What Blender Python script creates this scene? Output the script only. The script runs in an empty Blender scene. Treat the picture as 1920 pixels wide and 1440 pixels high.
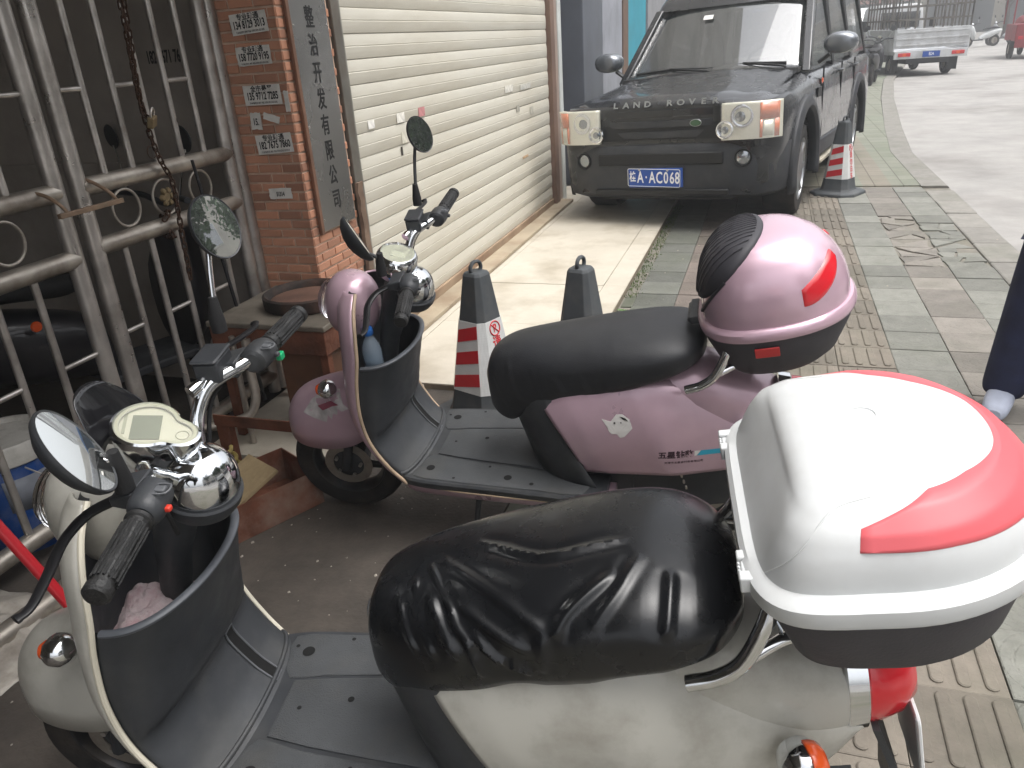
import bpy, bmesh, math, random
from math import sin, cos, pi, radians, sqrt, atan2
from mathutils import Vector, Matrix, noise

# ------------------------------------------------------------------ camera, sky, sun, exposure
scene = bpy.context.scene
C = scene.collection
cam_data = bpy.data.cameras.new('camera')
cam = bpy.data.objects.new('camera', cam_data)
C.objects.link(cam)
cam_data.sensor_width = 36.0
cam_data.lens = 1450.0 / 1920.0 * 36.0
cam_data.clip_start = 0.05
cam_data.clip_end = 600.0
cam.matrix_world = Matrix(((0.9531, -0.0650, 0.2954, 0.0),
                           (0.2960, 0.4031, -0.8659, 0.0),
                           (-0.0628, 0.9128, 0.4036, 1.5),
                           (0, 0, 0, 1)))
scene.camera = cam
scene.render.resolution_x = 1024
scene.render.resolution_y = 768

SUN_EL, SUN_AZ = radians(72), radians(95)      # azimuth measured from +Y towards +X
world = bpy.data.worlds.new('World')
scene.world = world
world.use_nodes = True
nt = world.node_tree
nt.nodes.clear()
sky = nt.nodes.new('ShaderNodeTexSky')
sky.sky_type = 'NISHITA'
sky.sun_disc = False
sky.sun_elevation = SUN_EL
sky.sun_rotation = SUN_AZ
sky.air_density = 1.0
sky.dust_density = 6.0
sky.ozone_density = 1.0
hsv = nt.nodes.new('ShaderNodeHueSaturation')     # an overcast sky: nearly colourless
hsv.inputs['Saturation'].default_value = 0.2
bg = nt.nodes.new('ShaderNodeBackground')
bg.inputs['Strength'].default_value = 0.15
wo = nt.nodes.new('ShaderNodeOutputWorld')
nt.links.new(sky.outputs[0], hsv.inputs['Color'])
nt.links.new(hsv.outputs[0], bg.inputs['Color'])
nt.links.new(bg.outputs[0], wo.inputs['Surface'])

sun_d = bpy.data.lights.new('sun', 'SUN')
sun_d.energy = 0.6
sun_d.angle = radians(60)
sun_d.color = (1.0, 0.985, 0.97)
sun = bpy.data.objects.new('sun', sun_d)
C.objects.link(sun)
sd = Vector((sin(SUN_AZ) * cos(SUN_EL), cos(SUN_AZ) * cos(SUN_EL), sin(SUN_EL)))
sun.rotation_euler = sd.to_track_quat('Z', 'Y').to_euler()
sun.location = (6, -4, 12)

scene.view_settings.view_transform = 'Standard'
scene.view_settings.look = 'None'
scene.view_settings.exposure = 1.17
scene.view_settings.gamma = 1.0
scene.view_settings.use_curve_mapping = False

random.seed(7)

# ------------------------------------------------------------------ helpers
def srgb(h):
    if not isinstance(h, str):
        return tuple(h)
    h = h.lstrip('#')
    v = [int(h[i:i + 2], 16) / 255 for i in (0, 2, 4)]
    return tuple(x / 12.92 if x <= 0.04045 else ((x + 0.055) / 1.055) ** 2.4 for x in v)

MATS = {}
def mat(name, col, rough=0.5, metal=0.0, var=0.0, vscale=6.0, bump=0.0, bscale=60.0, dirt=None, dirt_amt=0.0,
        dscale=2.5, coat=0.0, trans=0.0, ior=1.45, emit=0.0, alpha=1.0, stretch=None, spec=0.5, rvar=0.0):
    if name in MATS:
        return MATS[name]
    m = bpy.data.materials.new(name)
    m.use_nodes = True
    n = m.node_tree
    b = n.nodes['Principled BSDF']
    c = srgb(col)
    b.inputs['Base Color'].default_value = (*c, 1)
    b.inputs['Roughness'].default_value = rough
    b.inputs['Metallic'].default_value = metal
    b.inputs['Specular IOR Level'].default_value = spec
    b.inputs['IOR'].default_value = ior
    b.inputs['Coat Weight'].default_value = coat
    b.inputs['Coat Roughness'].default_value = 0.06
    b.inputs['Transmission Weight'].default_value = trans
    b.inputs['Alpha'].default_value = alpha
    if emit:
        b.inputs['Emission Color'].default_value = (*c, 1)
        b.inputs['Emission Strength'].default_value = emit
    if var or bump or dirt_amt or rvar:
        tc = n.nodes.new('ShaderNodeTexCoord')
        src = tc.outputs['Object']
        if stretch:
            mp = n.nodes.new('ShaderNodeMapping')
            mp.inputs['Scale'].default_value = stretch
            n.links.new(src, mp.inputs['Vector'])
            src = mp.outputs['Vector']
    last = None
    if var:
        nz = n.nodes.new('ShaderNodeTexNoise')
        nz.inputs['Scale'].default_value = vscale
        nz.inputs['Detail'].default_value = 6
        n.links.new(src, nz.inputs['Vector'])
        rp = n.nodes.new('ShaderNodeValToRGB')
        rp.color_ramp.elements[0].position = 0.3
        rp.color_ramp.elements[1].position = 0.7
        rp.color_ramp.elements[0].color = (*[x * (1 - var) for x in c], 1)
        rp.color_ramp.elements[1].color = (*[min(1, x * (1 + var)) for x in c], 1)
        n.links.new(nz.outputs['Fac'], rp.inputs['Fac'])
        last = rp.outputs['Color']
    if dirt_amt:
        nd = n.nodes.new('ShaderNodeTexNoise')
        nd.inputs['Scale'].default_value = dscale
        nd.inputs['Detail'].default_value = 9
        nd.inputs['Roughness'].default_value = 0.65
        n.links.new(src, nd.inputs['Vector'])
        r2 = n.nodes.new('ShaderNodeValToRGB')
        r2.color_ramp.elements[0].position = 0.46
        r2.color_ramp.elements[0].color = (0, 0, 0, 1)
        r2.color_ramp.elements[1].position = 0.72
        r2.color_ramp.elements[1].color = (dirt_amt,) * 3 + (1,)
        n.links.new(nd.outputs['Fac'], r2.inputs['Fac'])
        mx = n.nodes.new('ShaderNodeMix')
        mx.data_type = 'RGBA'
        n.links.new(r2.outputs['Color'], mx.inputs['Factor'])
        if last:
            n.links.new(last, mx.inputs['A'])
        else:
            mx.inputs['A'].default_value = (*c, 1)
        mx.inputs['B'].default_value = (*srgb(dirt), 1)
        last = mx.outputs['Result']
    if last:
        n.links.new(last, b.inputs['Base Color'])
    if rvar:
        nr = n.nodes.new('ShaderNodeTexNoise')
        nr.inputs['Scale'].default_value = vscale * 1.7
        nr.inputs['Detail'].default_value = 5
        n.links.new(src, nr.inputs['Vector'])
        mr = n.nodes.new('ShaderNodeMapRange')
        mr.inputs['From Min'].default_value = 0.3
        mr.inputs['From Max'].default_value = 0.7
        mr.inputs['To Min'].default_value = max(0.02, rough - rvar)
        mr.inputs['To Max'].default_value = min(1, rough + rvar)
        n.links.new(nr.outputs['Fac'], mr.inputs['Value'])
        n.links.new(mr.outputs['Result'], b.inputs['Roughness'])
    if bump:
        nb = n.nodes.new('ShaderNodeTexNoise')
        nb.inputs['Scale'].default_value = bscale
        nb.inputs['Detail'].default_value = 4
        n.links.new(src, nb.inputs['Vector'])
        bp = n.nodes.new('ShaderNodeBump')
        bp.inputs['Strength'].default_value = bump
        bp.inputs['Distance'].default_value = 0.01
        n.links.new(nb.outputs['Fac'], bp.inputs['Height'])
        n.links.new(bp.outputs['Normal'], b.inputs['Normal'])
    MATS[name] = m
    return m

def link(o, parent=None):
    C.objects.link(o)
    if parent is not None:
        o.parent = parent
    return o

def make_mesh(name, V, F, m=None, smooth=True, angle=38):
    me = bpy.data.meshes.new(name)
    me.from_pydata([tuple(v) for v in V], [], [tuple(f) for f in F])
    bm = bmesh.new()
    bm.from_mesh(me)
    bmesh.ops.remove_doubles(bm, verts=bm.verts, dist=1e-5)
    bmesh.ops.recalc_face_normals(bm, faces=bm.faces)
    bm.to_mesh(me)
    bm.free()
    if smooth:
        me.polygons.foreach_set('use_smooth', [True] * len(me.polygons))
        me.set_sharp_from_angle(angle=radians(angle))
    if m:
        for q in (m if isinstance(m, (list, tuple)) else [m]):
            me.materials.append(q)
    return me

def ob(name, geo, m=None, parent=None, smooth=True, angle=38, bevel=0.0, seg=2, sub=0, solid=0.0):
    """geo = (verts, faces) or mesh"""
    me = geo if isinstance(geo, bpy.types.Mesh) else make_mesh(name, geo[0], geo[1], m, smooth, angle)
    o = bpy.data.objects.new(name, me)
    link(o, parent)
    if solid:
        md = o.modifiers.new('solid', 'SOLIDIFY')
        md.thickness = solid
        md.offset = 0
    if bevel:
        md = o.modifiers.new('bevel', 'BEVEL')
        md.width = bevel
        md.segments = seg
        md.limit_method = 'ANGLE'
        md.angle_limit = radians(35)
    if sub:
        md = o.modifiers.new('sub', 'SUBSURF')
        md.levels = sub
        md.render_levels = sub
    return o

def tag(o, label=None, cat=None, group=None, kind=None):
    if label: o['label'] = label
    if cat: o['category'] = cat
    if group: o['group'] = group
    if kind: o['kind'] = kind
    return o

def thing(name, label, cat, loc=(0, 0, 0), rot=(0, 0, 0), group=None):
    e = bpy.data.objects.new(name, None)
    e.empty_display_size = 0.1
    C.objects.link(e)
    e.location = loc
    e.rotation_euler = rot
    return tag(e, label, cat, group)

def join(*gs):
    V, F = [], []
    for v, f in gs:
        o = len(V)
        V += [tuple(p) for p in v]
        F += [tuple(i + o for i in q) for q in f]
    return V, F

def xf(g, M):
    return [tuple(M @ Vector(p)) for p in g[0]], g[1]

def move(g, x, y, z):
    return [(p[0] + x, p[1] + y, p[2] + z) for p in g[0]], g[1]

def box(x0, x1, y0, y1, z0, z1):
    V = [(x0, y0, z0), (x1, y0, z0), (x1, y1, z0), (x0, y1, z0), (x0, y0, z1), (x1, y0, z1), (x1, y1, z1), (x0, y1, z1)]
    F = [(0, 3, 2, 1), (4, 5, 6, 7), (0, 1, 5, 4), (1, 2, 6, 5), (2, 3, 7, 6), (3, 0, 4, 7)]
    return V, F

def cbox(c, s):
    return box(c[0] - s[0] / 2, c[0] + s[0] / 2, c[1] - s[1] / 2, c[1] + s[1] / 2, c[2] - s[2] / 2, c[2] + s[2] / 2)

def smooth_path(P, n=6, closed=False):
    P = [Vector(p) for p in P]
    if len(P) < 3:
        return P
    out = []
    N = len(P)
    rng = range(N if closed else N - 1)
    for i in rng:
        p0 = P[(i - 1) % N] if (closed or i > 0) else P[0] * 2 - P[1]
        p1, p2 = P[i], P[(i + 1) % N]
        p3 = P[(i + 2) % N] if (closed or i + 2 < N) else P[-1] * 2 - P[-2]
        for k in range(n):
            t = k / n
            out.append(0.5 * ((2 * p1) + (p2 - p0) * t + (2 * p0 - 5 * p1 + 4 * p2 - p3) * t * t
                              + (3 * p1 - p0 - 3 * p2 + p3) * t ** 3))
    if not closed:
        out.append(P[-1])
    return out

def tube(path, r, n=12, closed=False, caps=True, flat=1.0, up=None):
    P = [Vector(p) for p in path]
    N = len(P)
    V, F = [], []
    nrm = None
    for i in range(N):
        if closed:
            t = (P[(i + 1) % N] - P[i - 1]).normalized()
        else:
            t = (P[min(i + 1, N - 1)] - P[max(i - 1, 0)]).normalized()
        if nrm is None:
            a = Vector(up) if up else (Vector((0, 0, 1)) if abs(t.z) < 0.9 else Vector((1, 0, 0)))
            nrm = (a - t * a.dot(t)).normalized()
        else:
            nrm = (nrm - t * nrm.dot(t)).normalized()
        bn = t.cross(nrm)
        rr = r[i] if isinstance(r, (list, tuple)) else r
        for k in range(n):
            a = 2 * pi * k / n
            V.append(tuple(P[i] + nrm * (cos(a) * rr * flat) + bn * (sin(a) * rr)))
    for i in range(N if closed else N - 1):
        for k in range(n):
            a, b = i * n + k, i * n + (k + 1) % n
            c, d = ((i + 1) % N) * n + (k + 1) % n, ((i + 1) % N) * n + k
            F.append((a, b, c, d))
    if caps and not closed:
        F.append(tuple(range(n - 1, -1, -1)))
        F.append(tuple((N - 1) * n + k for k in range(n)))
    return V, F

def cyl(p, q, r, n=16, r2=None):
    return tube([p, q], [r, r if r2 is None else r2], n)

def axis_matrix(o, z, x=None):
    z = Vector(z).normalized()
    a = Vector(x) if x else (Vector((1, 0, 0)) if abs(z.x) < 0.9 else Vector((0, 1, 0)))
    x = (a - z * a.dot(z)).normalized()
    y = z.cross(x)
    M = Matrix((x, y, z)).transposed().to_4x4()
    M.translation = Vector(o)
    return M

def lathe(prof, n=24, M=None, closed=False, sx=1.0, sy=1.0, a0=0.0, a1=2 * pi):
    V, F = [], []
    full = abs(a1 - a0 - 2 * pi) < 1e-6
    m = n if full else n + 1
    for (r, z) in prof:
        for k in range(m):
            a = a0 + (a1 - a0) * k / n
            V.append((r * cos(a) * sx, r * sin(a) * sy, z))
    L = len(prof)
    for i in range(L if closed else L - 1):
        j = (i + 1) % L
        for k in range(n):
            k2 = (k + 1) % m
            F.append((i * m + k, i * m + k2, j * m + k2, j * m + k))
    if not closed and full:
        if prof[0][0] > 1e-6: F.append(tuple(range(m - 1, -1, -1)))
        if prof[-1][0] > 1e-6: F.append(tuple((L - 1) * m + k for k in range(m)))
    g = (V, F)
    return xf(g, M) if M else g

def loft(rings, closed=True, cap0=True, cap1=True):
    n = len(rings[0])
    V = [tuple(p) for r in rings for p in r]
    F = []
    for i in range(len(rings) - 1):
        for k in range(n if closed else n - 1):
            k2 = (k + 1) % n
            F.append((i * n + k, i * n + k2, (i + 1) * n + k2, (i + 1) * n + k))
    if closed and cap0: F.append(tuple(range(n - 1, -1, -1)))
    if closed and cap1: F.append(tuple((len(rings) - 1) * n + k for k in range(n)))
    return V, F

def prism(outline, M, t):
    """outline = 2D list, extruded along local z by t"""
    n = len(outline)
    V = [(x, y, 0) for x, y in outline] + [(x, y, t) for x, y in outline]
    F = [tuple(range(n - 1, -1, -1)), tuple(range(n, 2 * n))]
    for k in range(n):
        F.append((k, (k + 1) % n, n + (k + 1) % n, n + k))
    return xf((V, F), M)

def rrect(w, h, r, n=5, cx=0, cy=0):
    out = []
    for (sx, sy, a0) in ((1, 1, 0), (-1, 1, pi / 2), (-1, -1, pi), (1, -1, 1.5 * pi)):
        for k in range(n + 1):
            a = a0 + pi / 2 * k / n
            out.append((cx + sx * (w / 2 - r) + r * cos(a), cy + sy * (h / 2 - r) + r * sin(a)))
    return out

def lerp(a, b, t): return a + (b - a) * t
def interp(tab, x):
    """smooth piecewise interpolation of rows [(x, v1, v2..)]"""
    if x <= tab[0][0]: return tab[0][1:]
    for a, b in zip(tab, tab[1:]):
        if x <= b[0]:
            t = (x - a[0]) / (b[0] - a[0])
            return tuple(lerp(p, q, t) for p, q in zip(a[1:], b[1:]))
    return tab[-1][1:]

def cr(tab, n=8):
    """catmull-rom resample rows"""
    out = []
    N = len(tab)
    for i in range(N - 1):
        p0 = tab[i - 1] if i > 0 else tuple(2 * a - b for a, b in zip(tab[0], tab[1]))
        p1, p2 = tab[i], tab[i + 1]
        p3 = tab[i + 2] if i + 2 < N else tuple(2 * a - b for a, b in zip(tab[-1], tab[-2]))
        for k in range(n):
            t = k / n
            out.append(tuple(0.5 * (2 * b + (c - a) * t + (2 * a - 5 * b + 4 * c - d) * t * t + (3 * b - a - 3 * c + d) * t ** 3)
                             for a, b, c, d in zip(p0, p1, p2, p3)))
    out.append(tuple(tab[-1]))
    return out

def text(name, s, size, M, m, parent=None, ext=0.0004, sx=1.0, bold=0.0, align='CENTER', space=1.0):
    cu = bpy.data.curves.new(name, 'FONT')
    cu.body = s
    cu.size = size
    cu.align_x = align
    cu.align_y = 'CENTER'
    cu.extrude = ext
    cu.offset = bold
    cu.space_line = space
    cu.resolution_u = 3
    t = bpy.data.objects.new(name, cu)
    C.objects.link(t)
    bpy.context.view_layer.update()
    me = bpy.data.meshes.new_from_object(t.evaluated_get(bpy.context.evaluated_depsgraph_get()))
    C.objects.unlink(t)
    bpy.data.objects.remove(t)
    me.transform(M @ Matrix.Diagonal((sx, 1, 1, 1)))
    me.materials.clear()
    me.materials.append(m)
    me.name = name
    o = bpy.data.objects.new(name, me)
    return link(o, parent)

def fbm(x, y=0.0, z=0.0, o=4):
    return noise.fractal(Vector((x, y, z)), 1.0, 2.0, o)

# shared materials
M_chrome = mat('chrome', '#d8dadc', 0.09, 1.0, rvar=0.05, vscale=20)
M_steel = mat('stainless_steel', '#b5b0aa', 0.38, .75, var=0.18, vscale=9, rvar=0.12, dirt='#4a3d30', dirt_amt=0.6, dscale=5)
M_rubber = mat('rubber', '#1b1b1c', 0.75, var=0.25, vscale=18, bump=0.15, bscale=120)
M_tyre = mat('tyre', '#1c1b1a', 0.85, var=0.3, vscale=14, dirt='#4a4038', dirt_amt=0.5, dscale=7, bump=0.2, bscale=90)
M_blackp = mat('black_plastic', '#303235', 0.5, var=0.22, vscale=9, bump=0.06, bscale=260, rvar=0.1, dirt='#5b5a56', dirt_amt=0.35, dscale=6)
M_grip = mat('grip_rubber', '#222222', 0.5, var=0.2, vscale=40, bump=0.3, bscale=190)
M_mirror = mat('mirror_glass', '#eef0ef', 0.015, 1.0)
M_red_lens = mat('red_lens', '#c3202a', 0.22, coat=0.6, var=0.08, vscale=10)
M_amber = mat('amber_lens', '#d9541f', 0.25, coat=0.5, var=0.1, vscale=20)
M_glassclear = mat('clear_glass', '#ffffff', 0.02, trans=1.0, ior=1.45)
M_ink = mat('black_ink', '#141414', 0.6)
M_paper = mat('sticker_paper', '#d8d6d0', 0.7, var=0.06, vscale=30, dirt='#9a948a', dirt_amt=0.5, dscale=14)
# ------------------------------------------------------------------ ground, road, pavement
def ground_mat(name, c1, c2, scale, rough=0.9, bump=0.3, bscale=40, spots=None, spot_amt=0.5, spot_scale=3.0, big=0.5):
    m = bpy.data.materials.new(name)
    m.use_nodes = True
    n = m.node_tree
    b = n.nodes['Principled BSDF']
    b.inputs['Roughness'].default_value = rough
    g = n.nodes.new('ShaderNodeNewGeometry')
    a = n.nodes.new('ShaderNodeTexNoise')
    a.inputs['Scale'].default_value = scale
    a.inputs['Detail'].default_value = 10
    a.inputs['Roughness'].default_value = 0.7
    n.links.new(g.outputs['Position'], a.inputs['Vector'])
    r = n.nodes.new('ShaderNodeValToRGB')
    r.color_ramp.elements[0].position = 0.3
    r.color_ramp.elements[1].position = 0.7
    r.color_ramp.elements[0].color = (*srgb(c1), 1)
    r.color_ramp.elements[1].color = (*srgb(c2), 1)
    n.links.new(a.outputs['Fac'], r.inputs['Fac'])
    last = r.outputs['Color']
    if spots:
        s = n.nodes.new('ShaderNodeTexNoise')
        s.inputs['Scale'].default_value = spot_scale
        s.inputs['Detail'].default_value = 8
        s.inputs['Roughness'].default_value = 0.6
        n.links.new(g.outputs['Position'], s.inputs['Vector'])
        r2 = n.nodes.new('ShaderNodeValToRGB')
        r2.color_ramp.elements[0].position = 0.48
        r2.color_ramp.elements[0].color = (0, 0, 0, 1)
        r2.color_ramp.elements[1].position = 0.68
        r2.color_ramp.elements[1].color = (spot_amt,) * 3 + (1,)
        n.links.new(s.outputs['Fac'], r2.inputs['Fac'])
        mx = n.nodes.new('ShaderNodeMix')
        mx.data_type = 'RGBA'
        n.links.new(r2.outputs['Color'], mx.inputs['Factor'])
        n.links.new(last, mx.inputs['A'])
        mx.inputs['B'].default_value = (*srgb(spots), 1)
        last = mx.outputs['Result']
    n.links.new(last, b.inputs['Base Color'])
    nb = n.nodes.new('ShaderNodeTexNoise')
    nb.inputs['Scale'].default_value = bscale
    nb.inputs['Detail'].default_value = 6
    n.links.new(g.outputs['Position'], nb.inputs['Vector'])
    bp = n.nodes.new('ShaderNodeBump')
    bp.inputs['Strength'].default_value = bump
    bp.inputs['Distance'].default_value = 0.01
    n.links.new(nb.outputs['Fac'], bp.inputs['Height'])
    n.links.new(bp.outputs['Normal'], b.inputs['Normal'])
    return m

def paver_mat(name, c, pattern=True, moss=0.25):
    m = ground_mat(name, tuple(x * 0.78 for x in srgb(c)), tuple(min(1, x * 1.18) for x in srgb(c)), 9, 0.82, 0.25, 90, '#4d5240', moss, 2.2)
    n = m.node_tree
    b = n.nodes['Principled BSDF']
    # per-paver tone
    src = b.inputs['Base Color'].links[0].from_socket
    oi = n.nodes.new('ShaderNodeObjectInfo')
    mr = n.nodes.new('ShaderNodeMapRange')
    mr.inputs['To Min'].default_value = 0.78
    mr.inputs['To Max'].default_value = 1.18
    n.links.new(oi.outputs['Random'], mr.inputs['Value'])
    mx = n.nodes.new('ShaderNodeMix')
    mx.data_type = 'RGBA'
    mx.blend_type = 'MULTIPLY'
    mx.inputs['Factor'].default_value = 1
    n.links.new(src, mx.inputs['A'])
    n.links.new(mr.outputs['Result'], mx.inputs['B'])
    n.links.new(mx.outputs['Result'], b.inputs['Base Color'])
    if pattern:   # engraved rings and grid worn into the paver face
        tc = n.nodes.new('ShaderNodeTexCoord')
        w = n.nodes.new('ShaderNodeTexWave')
        w.wave_type = 'RINGS'
        w.rings_direction = 'Z'
        w.inputs['Scale'].default_value = 9.5
        w.inputs['Distortion'].default_value = 0.6
        n.links.new(tc.outputs['Object'], w.inputs['Vector'])
        br = n.nodes.new('ShaderNodeTexBrick')
        br.inputs['Scale'].default_value = 16.0
        br.inputs['Mortar Size'].default_value = 0.035
        br.inputs['Color1'].default_value = (1, 1, 1, 1)
        br.inputs['Color2'].default_value = (1, 1, 1, 1)
        br.inputs['Mortar'].default_value = (0, 0, 0, 1)
        n.links.new(tc.outputs['Object'], br.inputs['Vector'])
        pw = n.nodes.new('ShaderNodeMapRange')
        pw.inputs['From Min'].default_value = 0.0
        pw.inputs['From Max'].default_value = 0.22
        n.links.new(w.outputs['Fac'], pw.inputs['Value'])
        mu = n.nodes.new('ShaderNodeMath')
        mu.operation = 'MULTIPLY'
        n.links.new(pw.outputs['Result'], mu.inputs[0])
        n.links.new(br.outputs['Color'], mu.inputs[1])
        old = b.inputs['Normal'].links[0].from_node
        b2 = n.nodes.new('ShaderNodeBump')
        b2.inputs['Strength'].default_value = 0.55
        b2.inputs['Distance'].default_value = 0.004
        n.links.new(mu.outputs[0], b2.inputs['Height'])
        n.links.new(old.outputs['Normal'], b2.inputs['Normal'])
        n.links.new(b2.outputs['Normal'], b.inputs['Normal'])
    return m

def poly_slab(pts, z0, z1):
    n = len(pts)
    V = [(x, y, z0) for x, y in pts] + [(x, y, z1) for x, y in pts]
    F = [tuple(range(n - 1, -1, -1)), tuple(range(n, 2 * n))] + [(k, (k + 1) % n, n + (k + 1) % n, n + k) for k in range(n)]
    return V, F

g = ob('ground', ([(-120, -120, -0.11), (120, -120, -0.11), (120, 120, -0.11), (-120, 120, -0.11)], [(0, 1, 2, 3)]),
       ground_mat('ground_concrete', '#6f6c68', '#8a8782', 1.2), smooth=False)
tag(g, kind='structure')

KERB = [(1.66, -8), (1.66, 10.6), (1.86, 13), (2.35, 18), (3.0, 23.5), (4.6, 33), (9, 55)]   # road edge, bends right
M_road = ground_mat('road_concrete', '#858380', '#9f9c98', 1.6, 0.85, 0.25, 60, '#5f5a55', 0.55, 0.55)
road_pts = KERB + [(34, 70), (34, -8)]
g = ob('road', poly_slab(road_pts, -0.10, -0.05), M_road, smooth=False)
tag(g, kind='structure')

# pavement bedding and the far part of the pavement, where single pavers no longer show
M_bed = ground_mat('paver_bedding', '#68655d', '#7d786e', 14, 0.95, 0.4, 60, '#4a5038', 0.5, 1.6)
g = ob('pavement', poly_slab([(-0.80, -3), (1.42, -3), (1.42, 8.36), (-0.80, 8.36)], -0.10, -0.012), M_bed, smooth=False)
tag(g, kind='structure')
pavement = g
def far_pave_mat():
    m = ground_mat('far_pavement', '#74746d', '#87837b', 3.0, 0.85, 0.2, 50, '#6a7463', 0.5, 0.8)
    n = m.node_tree
    b = n.nodes['Principled BSDF']
    g_ = n.nodes.new('ShaderNodeNewGeometry')
    br = n.nodes.new('ShaderNodeTexBrick')
    br.offset = 0
    br.inputs['Scale'].default_value = 3.92
    br.inputs['Brick Width'].default_value = 1.0
    br.inputs['Row Height'].default_value = 1.0
    br.inputs['Mortar Size'].default_value = 0.022
    br.inputs['Color1'].default_value = (1, 1, 1, 1)
    br.inputs['Color2'].default_value = (0.82, 0.84, 0.8, 1)
    br.inputs['Mortar'].default_value = (0.45, 0.44, 0.4, 1)
    n.links.new(g_.outputs['Position'], br.inputs['Vector'])
    src = b.inputs['Base Color'].links[0].from_socket
    mx = n.nodes.new('ShaderNodeMix')
    mx.data_type = 'RGBA'
    mx.blend_type = 'MULTIPLY'
    mx.inputs['Factor'].default_value = 1
    n.links.new(src, mx.inputs['A'])
    n.links.new(br.outputs['Color'], mx.inputs['B'])
    sx = n.nodes.new('ShaderNodeSeparateXYZ')
    n.links.new(g_.outputs['Position'], sx.inputs[0])
    mrx = n.nodes.new('ShaderNodeMapRange')
    mrx.inputs['From Min'].default_value = -0.8
    mrx.inputs['From Max'].default_value = 1.42
    n.links.new(sx.outputs['X'], mrx.inputs['Value'])
    rp = n.nodes.new('ShaderNodeValToRGB')
    rp.color_ramp.interpolation = 'CONSTANT'
    tab = [(-0.8, (.82, .88, .8)), (-.475, (.95, .83, .76)), (-.235, (.9, .9, .84)), (.13, (.95, .88, .78)), (.64, (.92, .98, .9)), (.9, (1.0, .93, .87)), (1.16, (.95, 1.0, .93))]
    e0 = rp.color_ramp.elements
    e0[0].position = 0; e0[0].color = (*tab[0][1], 1)
    e0[1].position = (tab[-1][0] + .8) / 2.22; e0[1].color = (*tab[-1][1], 1)
    for x_, c_ in tab[1:-1]:
        e_ = e0.new((x_ + .8) / 2.22); e_.color = (*c_, 1)
    n.links.new(mrx.outputs['Result'], rp.inputs['Fac'])
    m2 = n.nodes.new('ShaderNodeMix'); m2.data_type = 'RGBA'; m2.blend_type = 'MULTIPLY'; m2.inputs['Factor'].default_value = 1
    n.links.new(mx.outputs['Result'], m2.inputs['A']); n.links.new(rp.outputs['Color'], m2.inputs['B'])
    n.links.new(m2.outputs['Result'], b.inputs['Base Color'])
    return m
g = ob('far_pavement', poly_slab([(-1.9, 8.36), (1.42, 8.36), (1.42, 10.6), (1.62, 13), (2.1, 18), (2.75, 23.5), (4.35, 33), (8.7, 55), (-1.9, 55)], -0.10, 0.0),
       far_pave_mat(), smooth=False)
tag(g, kind='structure')

# kerb stones
M_kerb = paver_mat('kerb_stone', '#7e7b75', False, 0.35)
kerb = ob('kerb', poly_slab([(1.42, -3), (1.66, -3), (1.66, 8.3), (1.42, 8.3)], -0.10, -0.02), M_bed, smooth=False)
tag(kerb, kind='structure')
ks = make_mesh('kerb_stone', *box(-0.118, 0.118, -0.245, 0.245, -0.05, 0.0), M_kerb, False)
for i in range(14):
    o = bpy.data.objects.new('kerb_stone', ks)
    o.location = (1.54, 1.35 + i * 0.5, random.uniform(-0.006, 0.006))
    o.rotation_euler = (random.uniform(-.01, .01), random.uniform(-.015, .015), random.uniform(-.012, .012))
    link(o, kerb)
    b_ = o.modifiers.new('b', 'BEVEL'); b_.width = 0.012; b_.segments = 2
far = []
pk = [(x, y) for x, y in KERB if 8.3 < y] 
pk = [(1.66, 8.3)] + pk
V, F = [], []
for i, (x, y) in enumerate(pk):
    for dx, z in ((-0.24, -0.1), (-0.24, 0.004), (-0.02, 0.004), (0, -0.012), (0, -0.1)):
        V.append((x + dx, y, z))
F.append((0, 1, 2, 3, 4))
for i in range(len(pk) - 1):
    for k in range(4):
        F.append((i * 5 + k, i * 5 + k + 1, i * 5 + k + 6, i * 5 + k + 5))
g = ob('far_kerb', (V, F), M_kerb, smooth=False)
tag(g, kind='structure')

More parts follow.
